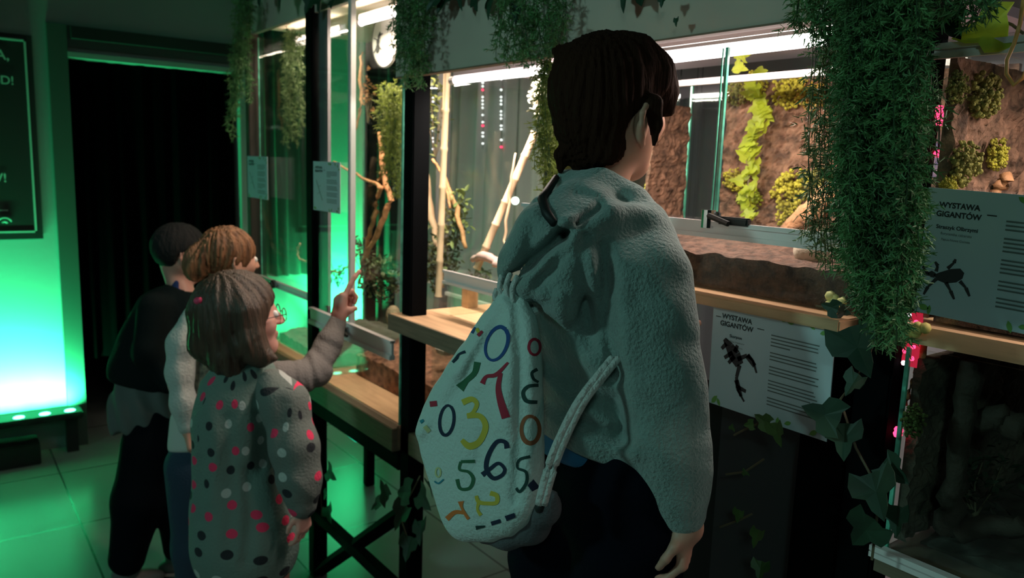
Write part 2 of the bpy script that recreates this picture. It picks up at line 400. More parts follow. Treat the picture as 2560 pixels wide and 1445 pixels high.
# poster on the left wall
pz0, pz1, py1 = 1.035, 1.955, .425
P = thing('poster', (WX+.02, .1, pz0), 'black poster with thin pale border and cut-off words on the green wall', 'poster')
MB().box((WX+.003, -.35, pz0), (WX+.018, py1, pz1)).build('board', mat('black_poster', (.008, .012, .012), .5), P)
b = MB(); x0, x1 = WX+.018, WX+.021
iy, iz0, iz1 = py1-.024, pz0+.03, pz1-.022
b.box((x0, iy-.008, iz0), (x1, iy, iz1)); b.box((x0, -.33, iz0), (x1, iy, iz0+.008)); b.box((x0, -.33, iz1-.008), (x1, iy, iz1)); b.box((x0, -.33, iz0), (x1, -.322, iz1))
M_pale = mat('pale_print', (.42, .55, .50), .6)
b.build('border', M_pale, P)
def wallM(y, z): return Matrix(((0, 0, 1, x1), (1, 0, 0, y), (0, 1, 0, z), (0, 0, 0, 1)))
for body, px, py, s in (('WYSTAWA,', 24, 150, .060), ('WSTĘP TUTAJ SD!', 36, 212, .052), ('GIGANTÓW!', 18, 455, .055), ('—', 20, 532, .045)):
    p = on(0, x1, px, py)
    text_part('lettering', body, s, wallM(p.y, p.z), M_pale, P, 'RIGHT', .0006)
p = on(0, x1, 18, 552)
b = MB()
for rr in (.012, .03):
    pts = [(x1+.002, p.y-.01+rr*math.cos(a), p.z-.016+rr*math.sin(a)) for a in [math.radians(t) for t in range(25, 160, 15)]]
    b.tube(pts, .0035, 5)
b.build('arc_symbol', M_pale, P)

# floor uplighters
def uplighter(y0, y1, n, label, power, xf=WX+.10, nleds=None, z=.215, inner=None, aim=.01, spread=130, up=.40):
    U = thing('led_uplighter', (xf, (y0+y1)/2, 0), label, 'lamp')
    MB().box((xf-.075, y0, z-.035), (xf+.055, y1, z-.003), bev=.006).build('light_bar', M_dark, U)
    q = MB()
    for yy in (y0+.06, y1-.07): q.box((xf-.05, yy, 0), (xf+.0, yy+.05, z-.03))
    if inner: q.box((xf-.06, y0, .0), (xf+.10, y1-.19, .10), bev=.004)
    q.build('stand_foot', M_dark, U)
    for i in range(n):
        y = y0+(i+.5)*(y1-y0)/n
        MB().ball((xf+.01, y, z-.002), .019, seg=12, sc=(1, 1.25, .35)).build('led_lens', emis('green_led', (.10, 1, .55), 14), U, smooth=True)
        area('led_beam', (xf+.01, y, z+.008), (WX+aim, y, z+up), (.02, .03), power/n, GREEN, spread)
    return U
uplighter(-.30, .535, 8, 'black bar of green LEDs glaring up the left wall under the poster', 80, inner=True, up=.13)
uplighter(1.83, 2.06, 3, 'short green LED uplighter at the wall foot behind the tall glass tank', 26, z=.36, aim=.02, spread=80)
uplighter(1.46, 1.70, 2, 'green LED uplighter at the wall beyond the leftmost tank', 2.2, z=.36, aim=.03, spread=90)
for p in ((-1.5, -2.2, 2.44), (1.2, -1.2, 2.44)):
    L = thing('fill_lamp', p, 'added unseen fill lamp in the hall behind the visitors, out of the photo', 'lamp', 'added fill lamps behind the visitors')  # housings added to go with the unseen fill light
    MB().box((p[0]-.27, p[1]-.17, p[2]), (p[0]+.27, p[1]+.17, p[2]+.17), bev=.01).build('housing', M_dark, L)

# ------------------------------------------------------------------ display stands
PW = .05
def posts(S, xs, z1, ys=(1.0,), y2=1.42):
    for x in xs:
        for y in ys: MB().box((x, y, 0), (x+PW, y+PW, z1), bev=.003).build('post', M_steel, S)
S1 = thing('display_stand', (-2.45, 1.0, 0), 'black steel stand with low wooden shelf carrying the two tall tanks at left', 'stand')
posts(S1, (-2.475,), 2.45); MB().box((-3.07, 1.0, 0), (-3.03, 1.04, 2.3), bev=.003).build('post', mat('grey_brown_post', (.07, .055, .045), .7), S1)
for x in (-3.07, -1.86): MB().box((x, 1.50, 0), (x+PW*.8, 1.54, 2.0), bev=.003).build('post', M_steel, S1)
MB().box((-3.07, .985, .655), (-1.835, 1.50, .722), bev=.002).build('shelf', [M_plyd], S1)
MB().box((-3.02, 1.02, .7225), (-1.84, 1.49, .7245)).build('shelf_top_veneer', M_ply, S1)
MB().box((-3.07, 1.012, 1.902), (-1.835, 1.03, 2.3)).build('fascia', M_fascia, S1)
MB().box((-3.05, 1.032, 1.93), (-1.835, 1.50, 1.945)).build('lid_board', M_lid, S1)
def bar(a, b, w=.02, name='brace', S=S1): 
    d = (Vector(b)-Vector(a)).normalized(); MB().tube([a, b], w, 4).build(name, M_steel, S)
bar((-1.80, 1.025, .50), (-2.43, 1.025, -.0+.02), .024)
MB().box((-2.43, 1.0, .215), (-1.80, 1.03, .25)).build('lower_rail', M_steel, S1)
MB().box((-3.03, 1.0, .60), (-1.83, 1.04, .652), bev=.002).build('upper_rail', M_steel, S1)
MB().box((-3.02, 1.51, .44), (-1.86, 1.525, .66)).build('back_skirt', mat('grey_skirt_board', (.24, .27, .28), .6), S1)
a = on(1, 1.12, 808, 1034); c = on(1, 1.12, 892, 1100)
T = thing('glow_tube', a, 'metal bar with its green gleam put in as glow under the low shelf of the left stand', 'lamp')  # emission stands for green light caught by a metal bar
MB().tube([a, c], .009, 10).build('tube', emis('green_bar_gleam', (.03, .8, .42), .75), T, smooth=True)
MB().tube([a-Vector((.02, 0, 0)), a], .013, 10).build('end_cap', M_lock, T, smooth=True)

S2 = thing('display_stand', (-1.8, 1.0, 0), 'black steel stand with beige fascia and wooden shelves behind the tall boy', 'stand')
posts(S2, (-1.82,), 1.70); posts(S2, (-.545,), 2.4)
for x in (-1.80,): MB().box((x, 1.50, 0), (x+.04, 1.54, 2.0), bev=.003).build('post', M_steel, S2)
MB().box((-1.838, .985, 1.662), (-.545, 1.003, 2.45)).build('fascia', M_fascia, S2)
MB().box((-1.838, .983, 1.6605), (-.545, 1.005, 1.6635)).build('fascia_edge', mat('copper_edge_strip', (.22, .13, .09), .6), S2)
MB().box((-1.838, 1.0+.005, 1.70), (-.545, 1.52, 1.715)).build('lid_board', mat('lilac_lid', (.40, .34, .38), .6), S2)
MB().box((-1.838, .972, 1.006), (-1.20, 1.42, 1.048), bev=.002).build('shelf', M_ply, S2)
MB().box((-1.838, .969, 1.005), (-1.20, .9725, 1.0475)).build('shelf_edge', M_plyd, S2)
MB().box((-1.835, 1.20, 1.048), (-1.80, 1.235, 1.12), bev=.002).build('shelf_block', M_ply, S2)
MB().box((-1.24, .957, 1.246), (-.55, 1.5, 1.262), bev=.002).build('shelf', M_ply, S2)
MB().box((-1.19, 1.02, 1.10), (-.93, 1.04, 1.231)).build('support_panel', M_branchd, S2)
MB().box((-1.2, 1.06, .02), (-.80, 1.08, 1.09)).build('lower_panel', M_dark, S2)
MB().box((-.80, 1.055, .02), (-.63, 1.075, 1.22)).build('lower_panel', mat('dark_grey_panel', (.055, .050, .056), .6), S2)
MB().box((-.63, 1.02, .02), (-.56, 1.06, 1.22)).build('lower_panel', M_steel, S2)

S3 = thing('display_stand', (.2, 1.0, 0), 'black steel stand at the right edge carrying a mossy tank above a dark one', 'stand')
MB().box((-.488, .99, 1.245), (.6, 1.5, 1.268)).build('shelf', M_ply, S3)
MB().box((-.488, .996, .925), (.6, 1.5, .953)).build('shelf', M_plyd, S3)
MB().box((-.2, 1.48, 0), (-.16, 1.52, 2.3)).build('post', M_steel, S3)
MB().box((-.42, 1.0, 1.92), (.6, 1.02, 2.45)).build('fascia', M_fascia, S3)

# ------------------------------------------------------------------ glass tanks
def tank(x0, x1, y0, y1, z0, z1, label, g=.005, front=None, back=True, left=True, right=True, edges=(), frame=False, top=False):
    T = thing('glass_terrarium', ((x0+x1)/2, (y0+y1)/2, z0), label, 'terrarium')
    def pane(a, b, nm='glass_pane'): MB().box(a, b).build(nm, M_glass, T)
    pane((x0+g, y0, z0), (x1-g, y0+g, z1), 'front_pane')
    if back: pane((x0+g, y1-g, z0), (x1-g, y1, z1), 'back_pane')
    if left: pane((x0, y0, z0), (x0+g, y1, z1), 'side_pane')
    if right: pane((x1-g, y0, z0), (x1, y1, z1), 'side_pane')
    for (x, y) in edges: MB().box((x-.0025, y-.0025, z0), (x+.0025, y+.0025, z1)).build('glass_edge', M_edge, T)
    if top: MB().box((x0, y0, z1), (x1, y1, z1+.006)).build('top_pane', M_glass, T)
    return T
def rail(T, x0, x1, y, z, h=.022, d=.018, name='rail', lip=True):
    b = MB().box((x0, y-d, z-h/2), (x1, y, z+h/2), bev=.002)
    if lip: b.box((x0, y-d-.004, z+h/2-.004), (x1, y-d+.002, z+h/2+.003)); b.box((x0, y-d-.004, z-h/2-.003), (x1, y-d+.002, z-h/2+.004))
    return b.build(name, M_alu, T)
def lock(T, x, y, z):
    b = MB().tube([(x, y, z-.016), (x, y, z+.012)], .011, 12); b.box((x-.016, y+.004, z-.012), (x+.016, y+.012, z+.010), bev=.002)
    L = b.build('lock', M_lock, T, smooth=False)
    sub(MB().tube([(x+.01, y-.012, z+.004), (x+.05, y-.014, z-.006)], .0045, 6).build('lock_bar', M_dark, T), L)
T1 = tank(-3.015, -2.48, 1.035, 1.47, .726, 1.89, 'leftmost tall glass tank, dim green inside, beyond the pointing girl', edges=((-3.015, 1.035), (-3.015, 1.47)))
rail(T1, -3.01, -2.48, 1.033, .985, .018); rail(T1, -3.01, -2.48, 1.49, 1.01, .012, .012, lip=False); lock(T1, -2.80, 1.0, .99)
T2 = tank(-2.41, -1.845, 1.012, 1.47, .726, 1.925, 'tall glass tank full of branches that the girl points at', edges=((-1.847, 1.013),))
p = on(1, 1.0, 785, 768); p2 = on(1, 1.0, 1000, 838)
b = MB(); b.box((-2.41, .985, .928), (-1.845, .992, .966)); b.box((-2.41, .980, .962), (-1.845, .996, .969)); b.box((-2.41, .978, .914), (-1.845, .996, .930), bev=.002)
b.build('rail', M_alu, T2)
rail(T2, -2.41, -1.845, 1.49, .985, .014, .012, lip=False)
MB().box((-2.136, .990, .965), (-2.118, 1.008, 1.915), bev=.002).build('door_edge', mat('brushed_door_edge', (.80, .80, .80), .3, metal=.3), T2)
lock(T2, -2.125, .975, .945)
MB().box((-2.41, 1.455, .75), (-2.37, 1.49, 1.92), bev=.002).build('corner_profile', mat('grey_profile', (.16, .16, .17), .5), T2)
MB().box((-2.41, 1.02, .75), (-2.345, 1.03, 1.92)).build('corner_profile', mat('grey_front_profile', (.17, .17, .19), .5), T2)
T3 = tank(-1.74, -1.30, 1.10, 1.46, 1.0485, 1.655, 'small glass tank on the middle wooden shelf, half hidden by the boy', edges=())
rail(T3, -1.74, -1.30, 1.098, 1.155, .030)
T4 = tank(-1.28, -.555, 1.008, 1.478, 1.263, 1.655, 'wide mossy glass tank under a bright tube right of the boy', edges=((-1.278, 1.476),))
p = on(1, 1.0, 1629, 560); rail(T4, -1.28, -.56, 1.0, 1.362, .020)
MB().box((-.802, .996, 1.372), (-.797, 1.001, 1.64)).build('door_edge', M_edge, T4)
MB().box((-.812, 1.001, 1.372), (-.810, 1.003, 1.64)).build('door_edge', M_edge, T4)
MB().box((-1.28, 1.25, 1.622), (-.56, 1.262, 1.634)).build('inner_bar', M_alu, T4)
lock(T4, -.80, .982, 1.380)
MB().box((-.775, .972, 1.372), (-.72, .984, 1.384), bev=.002).build('lock_rod', M_dark, T4)
T5 = tank(-.483, .45, 1.008, 1.478, 1.27, 1.62, 'mossy glass tank at the right edge above the beetle sign', edges=())
rail(T5, -.483, .45, 1.006, 1.603, .012)
T6 = tank(-.483, .45, 1.008, 1.478, .956, 1.235, 'dark unlit glass tank in the lower right corner', edges=((-.481, 1.01),))
rail(T6, -.49, .45, 1.004, .957, .010)
T7 = tank(-1.76, -1.28, 1.06, 1.47, .73, .99, 'low glass tank with gravel under the middle wooden shelf', left=True)
MB().box((-1.84, 1.0, .665), (-1.2, 1.49, .728), bev=.002).build('shelf', M_plyd, S2)

# lamps of the tanks
def tube(p0, p1, label, power, col=(1, .80, .72), r=.009, tgt=None, em=M_tube, up=0, back=0):
    p0, p1 = Vector(p0), Vector(p1); T = thing('glow_tube', (p0+p1)/2, label, 'lamp')
    MB().tube([p0, p1], r, 12).build('glowing_tube', em, T, smooth=True)
    b = MB(); d = (p1-p0).normalized()
    for e, s in ((p0, -1), (p1, 1)): b.tube([e+d*s*.001, e+d*s*.022], r*1.25, 10)
    b.box((min(p0.x, p1.x), p0.y-r, p0.z+r*1.1), (max(p0.x, p1.x), p0.y+r*.5, p0.z+r*1.1+.014)); b.build('lamp_holder', M_lampbody, T)
    c = (p0+p1)/2-Vector((0, 0, r*1.3)); a = area('tube_beam', c, c-Vector((0, 0, 1)), ((p1-p0).length, r*2), power, col, 175)
    if back: c = (p0+p1)/2+Vector((0, r*1.4, 0)); area('tube_beam', c, c+Vector((0, 1, -.25)), ((p1-p0).length, r), back, col, 175)
    if up: c = (p0+p1)/2+Vector((0, -r*1.4, r)); area('tube_beam', c, c+Vector((0, .1, 1)), ((p1-p0).length, r), up, col, 175)
    return T
tube(on(1, 1.06, 1560, 158), on(1, 1.06, 2098, 92), 'bright white tube lamp along the top of the wide mossy tank', 3.8, back=2.2, r=.010)
tube(on(1, 1.14, 1140, 201), on(1, 1.14, 1372, 176), 'bright tube lamp inside the small tank left of the boy\'s head', 8, back=7)
tube((-2.36, 1.14, 1.880), (-1.92, 1.14, 1.880), 'warm tube lamp hidden under the lid of the branch-filled tank', 9, (1, .74, .58), up=1.2)
tube((-2.95, 1.16, 1.875), (-2.55, 1.16, 1.875), 'faint tube lamp under the lid of the leftmost tank', 2.5, (1, .78, .62), em=emis('faint_tube', (1, .8, .65), 2), up=.6)
tube((-.36, 1.12, 1.60), (.30, 1.12, 1.60), 'tube lamp in the mossy tank at the right edge', 3.6, up=1.8)
# ------------------------------------------------------------------ what lies and grows inside the tanks
def mound(name, x0, x1, y0, y1, z0, zf, zb, m, label, cat, seed=0, amp=.012, n=46):
    """a closed bed of soil or gravel with an uneven top"""
    nx, ny = n, max(8, int(n*(y1-y0)/(x1-x0))); vs = []; fs = []
    for i in range(nx+1):
        for k in range(ny+1):
            x = x0+(x1-x0)*i/nx; y = y0+(y1-y0)*k/ny
            zz = zf+(zb-zf)*k/ny+amp*pnoise(Vector((x*9+seed, y*9, seed)))+amp*.7*pnoise(Vector((x*40+seed, y*40, 0)))
            vs.append((x, y, max(z0+.003, zz)))
    o = len(vs)
    for (i, k) in ((0, 0), (nx, 0), (nx, ny), (0, ny)): vs.append((x0+(x1-x0)*i/nx, y0+(y1-y0)*k/ny, z0))
    I = lambda i, k: i*(ny+1)+k
    fs = [(I(i, k), I(i+1, k), I(i+1, k+1), I(i, k+1)) for i in range(nx) for k in range(ny)]
    fs.append(tuple([I(i, 0) for i in range(nx, -1, -1)]+[o, o+1])); fs.append(tuple([I(nx, k) for k in range(ny, -1, -1)]+[o+1, o+2]))
    fs.append(tuple([I(i, ny) for i in range(nx+1)]+[o+2, o+3])); fs.append(tuple([I(0, k) for k in range(ny+1)]+[o+3, o])); fs.append((o+3, o+2, o+1, o))
    ob = MB().add(vs, fs).build(name, m, smooth=False); tag(ob, label, cat, kind='stuff'); return ob
mound('bark_chips', -2.39, -1.86, 1.14, 1.465, .728, .80, .88, M_soil2, 'reddish bark chips bedding the tall branch-filled tank', 'bark chips', 1, .016)
mound('soil', -2.98, -2.50, 1.09, 1.465, .728, .76, .79, mat('grey_sand', (.20, .19, .15), .9, var=.2, vscale=30), 'greyish sand on the floor of the leftmost tank', 'sand', 2)
mound('gravel', -1.75, -1.29, 1.07, 1.465, .732, .80, .86, M_rock, 'pale gravel in the low tank under the middle shelf', 'gravel', 3, .02)
mound('soil', -1.27, -.565, 1.015, 1.40, 1.266, 1.318, 1.325, M_soil, 'brown soil filling the bottom of the wide mossy tank', 'soil', 4, .010, 70)
mound('soil', -.46, .43, 1.02, 1.40, 1.272, 1.30, 1.32, M_soil, 'dark soil in the mossy tank at the right edge', 'soil', 5)
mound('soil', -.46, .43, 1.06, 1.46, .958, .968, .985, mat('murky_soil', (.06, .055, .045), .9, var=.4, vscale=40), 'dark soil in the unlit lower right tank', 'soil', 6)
mound('soil', -1.64, -1.32, 1.17, 1.45, 1.052, 1.12, 1.135, M_soil, 'dark soil heap in the small tank left of the boy', 'soil', 8)

def cork(name, x0, x1, z0, z1, y, m, label, seed, d=.02, axis='y'):
    n1, n2 = int((x1-x0)/.006), int((z1-z0)/.006); vs = []; fs = []
    for i in range(n1+1):
        for k in range(n2+1):
            x = x0+(x1-x0)*i/n1; z = z0+(z1-z0)*k/n2
            h = abs(pnoise(Vector((x*30+seed, z*30, 0))))*.6+abs(pnoise(Vector((x*75, z*75, seed))))*.5+.3*pnoise(Vector((x*8, z*8, seed)))
            vs.append((x, y-d*h-.004, z) if axis == 'y' else (y+d*h+.004, x, z))
    I = lambda i, k: i*(n2+1)+k
    fs = [(I(i, k), I(i+1, k), I(i+1, k+1), I(i, k+1)) for i in range(n1) for k in range(n2)]
    o = len(vs)
    for i, k in ((0, 0), (n1, 0), (n1, n2), (0, n2)):
        v = vs[I(i, k)]; vs.append((v[0], y+.006, v[2]) if axis == 'y' else (y-.004, v[1], v[2]))
    fs.append((o+3, o+2, o+1, o))
    for s, (a, b) in zip(([I(i, 0) for i in range(n1+1)], [I(n1, k) for k in range(n2+1)], [I(i, n2) for i in range(n1, -1, -1)], [I(0, k) for k in range(n2, -1, -1)]), ((0, 1), (1, 2), (2, 3), (3, 0))):
        fs.append(tuple(s[::-1]+[o+a, o+b]))
    ob = MB().add(vs, fs).build(name, m); return tag(ob, label, 'cork panel')
cork('cork_background', -1.155, -.57, 1.268, 1.645, 1.462, M_cork, 'rough brown cork wall at the back of the wide mossy tank', 3)
cork('cork_background', 1.33, 1.455, 1.268, 1.60, -1.268, M_cork, 'cork strip on the left side of the wide mossy tank, beside the boy\'s cheek', 5, axis='x')
cork('cork_background', 1.02, 1.285, 1.275, 1.60, -.473, M_cork, 'rough cork wall at the side of the tank at the right edge', 9, axis='x')
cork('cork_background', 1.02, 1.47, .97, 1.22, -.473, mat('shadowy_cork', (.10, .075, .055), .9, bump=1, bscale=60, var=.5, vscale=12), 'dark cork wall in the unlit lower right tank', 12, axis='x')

def moss(px, py, rpx, m, label, Y=1.45, seed=0, n=230, ax=1, sq=(1, .45, 1)):
    c = on(ax, Y, px, py); dist = (c-Vector(CAM)).length; R = rpx*dist/F; r = rs(seed+int(px)*7+int(py)); b = MB()
    for i in range(n):
        v = Vector((r.gauss(0, 1), r.gauss(0, 1), r.gauss(0, 1))).normalized()*R*(r.random()**.45)
        q = c+Vector((v.x*sq[0]*1.25, v.y*sq[1]-R*.25, v.z*sq[2]))
        b.ball(q, R*r.uniform(.055, .14), seg=5, sc=(1, 1, r.uniform(.6, 1)), M=Matrix.Rotation(r.uniform(0, 3), 3, 'Y'))
    o = b.build('moss_clump', m, smooth=False); tag(o, label, 'moss'); return o
for args in ((1893, 205, 30, M_moss, 'small yellow moss tuft near the top of the cork wall, just under the tube'),
             (1850, 228, 34, M_mossd, 'olive moss at the top left corner of the cork wall beside the green glass edge'),
             (1985, 228, 44, M_moss, 'yellow-green moss clump high on the cork wall right of the hanging leaves'),
             (2035, 240, 34, M_mosso, 'ochre moss touching the yellow clump high on the cork wall'),
             (1842, 450, 30, M_moss, 'yellow moss low on the cork wall, left of the hanging leaves'),
             (1878, 500, 30, M_leafy, 'lime moss clump low on the cork wall under the hanging leaves'),
             (1990, 478, 52, M_moss, 'largest yellow moss clump, low on the cork wall above the log'),
             (2052, 462, 44, M_mossd, 'olive moss beside the largest yellow clump, behind the fern column'),
             (1985, 545, 34, M_moss, 'yellow moss directly above the log'),
             (1640, 215, 38, M_mossd, 'olive moss behind the glass right beside the boy\'s forehead'),
             (1655, 490, 46, M_moss, 'yellow-olive moss behind the glass under the boy\'s chin'),
             (2470, 240, 52, M_mossd, 'pale olive moss high on the cork wall at the right edge', 'X'),
             (2400, 220, 36, M_mossd, 'olive moss on the right edge cork wall beside the fern column', 'X'),
             (2420, 410, 52, M_mossd, 'olive moss above the beetle sign', 'X'),
             (2500, 385, 36, M_moss, 'small yellow moss on the right edge cork wall, beside the blue glow', 'X'),
             (2375, 470, 30, M_moss, 'yellow moss just above the left end of the beetle sign', 'X')):
    if args[-1] == 'X': moss(*args[:-1], Y=-.452, ax=0, sq=(.4, 1, 1))
    else: moss(*args)
moss(1860, 602, 34, M_moss, 'flat yellow moss patch on the soil in front of the cork wall', Y=1.36, sq=(1.6, .5, .35))
moss(1790, 628, 22, mat('green_moss', (.03, .30, .14), .8), 'small bright green moss tuft at the left end of the soil', Y=1.30, sq=(1.4, .6, .5))
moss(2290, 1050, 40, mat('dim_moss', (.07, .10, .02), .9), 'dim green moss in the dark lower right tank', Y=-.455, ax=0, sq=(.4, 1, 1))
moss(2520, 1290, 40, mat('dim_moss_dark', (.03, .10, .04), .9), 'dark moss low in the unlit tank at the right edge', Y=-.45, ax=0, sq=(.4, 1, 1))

def stick(pts, rad, m, label, cat='branch', name='branch', seed=0, jit=.15, sub_n=5, wob=.004):
    r = rs(seed); P = [Vector(p) for p in pts]; pp = []; rr = []
    for i in range(len(P)-1):
        for k in range(sub_n):
            t = k/sub_n; q = P[i].lerp(P[i+1], t); pp.append(q+Vector((r.uniform(-wob, wob), r.uniform(-wob, wob), r.uniform(-wob, wob)))); rr.append(rad[i]*(1-t)+rad[i+1]*t)
    pp.append(P[-1]); rr.append(rad[-1])
    o = MB().tube(pp, rr, 8, jit=jit, rnd=r).build(name, m, smooth=True); return tag(o, label, cat)
def PX(Y, *l): return [on(1, Y, x, y) for x, y in l]
# T2: cane and branches
def cane(a, b, r, label, nodes=6):
    a, b = Vector(a), Vector(b); pp = []; rr = []; T = []
    for i in range(nodes+1):
        t = i/nodes; c = a.lerp(b, t)
        for dt, k in ((-.012, 1), (-.004, 1.18), (.004, 1.18), (.012, 1)):
            tt = min(1, max(0, t+dt)); pp.append(a.lerp(b, tt)); rr.append(r*k)
    o = MB().tube(pp, rr, 10).build('bamboo_cane', M_bamboo, smooth=True); return tag(o, label, 'cane')
a = on(1, 1.20, 1118, 175); c = on(1, 1.22, 1096, 742); c.z = max(c.z, .80); cane(a, c, .0095, 'upright bamboo cane just right of the thick black post')
cane(on(1, 1.30, 1338, 330), on(1, 1.20, 1192, 672), .010, 'bamboo cane leaning left from the fern towards the shelf')
stick(PX(1.30, (1060, 400), (1075, 520), (1100, 640), (1105, 720)), [.010, .012, .010, .008], M_bamboo, 'thick pale branch crossing behind the upright cane', seed=1)
stick(PX(1.28, (1108, 440), (1140, 520), (1165, 620)), [.006, .008, .006], M_branch, 'thin orange branch leaning right from the upright cane', seed=2)
stick(PX(1.26, (1082, 395), (1105, 440), (1125, 520)), [.004, .005, .004], M_branch, 'short thin twig beside the upright cane', seed=22)
stick(PX(1.24, (948, 330), (955, 410), (975, 500), (950, 570), (905, 660), (895, 720)), [.006, .010, .010, .010, .008, .006], M_branch, 'forked orange branch, its main limb, behind the silver door edge', seed=3)
stick(PX(1.25, (956, 430), (938, 530), (920, 600), (905, 670)), [.009, .009, .008, .007], M_branch, 'second limb of orange branch just left of the main one', seed=4)
stick(PX(1.22, (832, 405), (880, 430), (930, 455), (955, 470)), [.003, .005, .006, .007], M_branch, 'thin side twig reaching left to the white card', seed=5)
stick(PX(1.26, (905, 130), (900, 200), (905, 260), (885, 330)), [.004, .006, .006, .003], M_branch, 'orange twig hanging near the top behind the silver door edge', seed=6)
stick(PX(1.15, (752, 610), (742, 622), (748, 645), (768, 655), (780, 640)), [.004]*5, M_bamboo, 'pale curled twig between the leftmost tank and the black post', seed=7)
stick(PX(1.22, (805, 675), (850, 680), (880, 660)), [.003, .004, .003], M_branch, 'thin twig above the pointing hand', seed=8)
stick(PX(1.25, (1290, 380), (1275, 480), (1262, 600), (1280, 680)), [.002, .004, .004, .003], M_bamboo, 'slender pale twig right of the leaning cane', seed=9)
stick(PX(1.20, (1180, 650), (1215, 640), (1250, 662)), [.008, .014, .010], mat('pink_bark', (.45, .30, .26), .8), 'pinkish piece of bark resting above the small tank rail', seed=10)
# T4: log and stone
stick(PX(1.30, (2120, 470), (2060, 505), (1985, 570), (1930, 630), (1840, 652), (1800, 660)), [.020, .026, .022, .016, .010, .003], mat('log_bark', (.42, .20, .09), .8, bump=1, bscale=50, var=.45, vscale=16), 'orange-brown log slanting down to the soil of the wide mossy tank', 'log', 'log', 11, wob=.003)
stick(PX(1.30, (2000, 600), (1900, 625), (1760, 640)), [.012, .010, .004], M_mossd, 'olive root lying along the soil in front of the log', 'root', 'root', 12)
c = on(1, 1.10, 2028, 628); tag(MB().ball(c, .026, seg=16, sc=(1.1, .9, .95)).build('stone', M_stone, smooth=True), 'rounded cream stone at the right end of the soil, behind the ferns', 'stone')
c = on(1, 1.02, 2098, 757); 
b = MB(); r = rs(4)
for k in range(9):
    v = Vector((r.uniform(-.012, .012), r.uniform(-.010, .0), r.uniform(-.009, .010))); b.ball(c+v, r.uniform(.005, .009), seg=7)
tag(b.build('blossom', mat('cream_petals', (.75, .72, .30), .6), smooth=True), 'small pale yellow blossom on the wooden shelf edge under the fern column', 'flower')
c = on(1, 1.0, 2318, 825)-Vector((0, .02, 0)); b = MB()
for k in range(7):
    v = Vector((r.uniform(-.010, .010), r.uniform(-.008, .0), r.uniform(-.007, .008))); b.ball(c+v, r.uniform(.005, .008), seg=7)
tag(b.build('blossom', mat('yellow_petals', (.70, .55, .16), .6), smooth=True), 'small yellow blossom under the beetle sign beside the red LEDs', 'flower')
stick(PX(1.16, (2520, 440), (2490, 480), (2470, 520)), [.008, .009, .008], M_branch, 'stub of reddish branch above the beetle sign', seed=14)
# T6 dark branches
stick(PX(1.07, (2425, 850), (2415, 1000), (2390, 1180), (2370, 1330)), [.015, .015, .013, .018], M_branchd, 'thick dark upright branch in the unlit lower right tank', seed=15)
stick(PX(1.09, (2430, 1060), (2490, 1040), (2560, 1075)), [.014, .016, .020], M_branchd, 'dark side branch at the right edge of the unlit tank', seed=16)
stick(PX(1.07, (2380, 1330), (2450, 1322), (2560, 1312)), [.012, .014, .012], M_branchd, 'dark branch lying along the bottom of the unlit tank', seed=17)
stick(PX(1.03, (2318, 850), (2290, 930), (2262, 1010)), [.005, .006, .004], M_branch, 'thin slanted twig beside the red LEDs in the unlit tank', seed=18)
a = on(2, .56, 2350, 1340); 
tag(MB().tube([on(2, .962, 2470, 1380), on(2, .962, 2640, 1455)], .004, 6).build('glass_strip', M_alu), 'thin pale strip lying on the bottom of the unlit tank', 'strip')
# hidden cheese-like pale lump + white stones
c = on(1, 1.15, 983, 790); tag(MB().ball(c, .030, seg=14, sc=(.8, .8, 1.15)).build('bark_lump', mat('tan_bark', (.34, .26, .15), .8, bump=.8, bscale=40, var=.3)), 'tan bark knob behind the silver rail near the thick black post', 'bark')
b = MB(); c = on(1, 1.22, 1110, 872); b.ball(c, .035, seg=7, sc=(1.3, .7, .6)); tag(b.build('rock', M_rock), 'pale angular rock under the middle shelf beside the green slit', 'rock')
b = MB(); c = on(1, 1.25, 1130, 900)+Vector((0, .03, -.01)); b.ball(c, .03, seg=6, sc=(1.2, .8, .6)); tag(b.build('rock', M_rock), 'second pale rock behind the angular one under the middle shelf', 'rock')

M_fernstem = mat('dark_green_stem', (.03, .07, .025), .7)
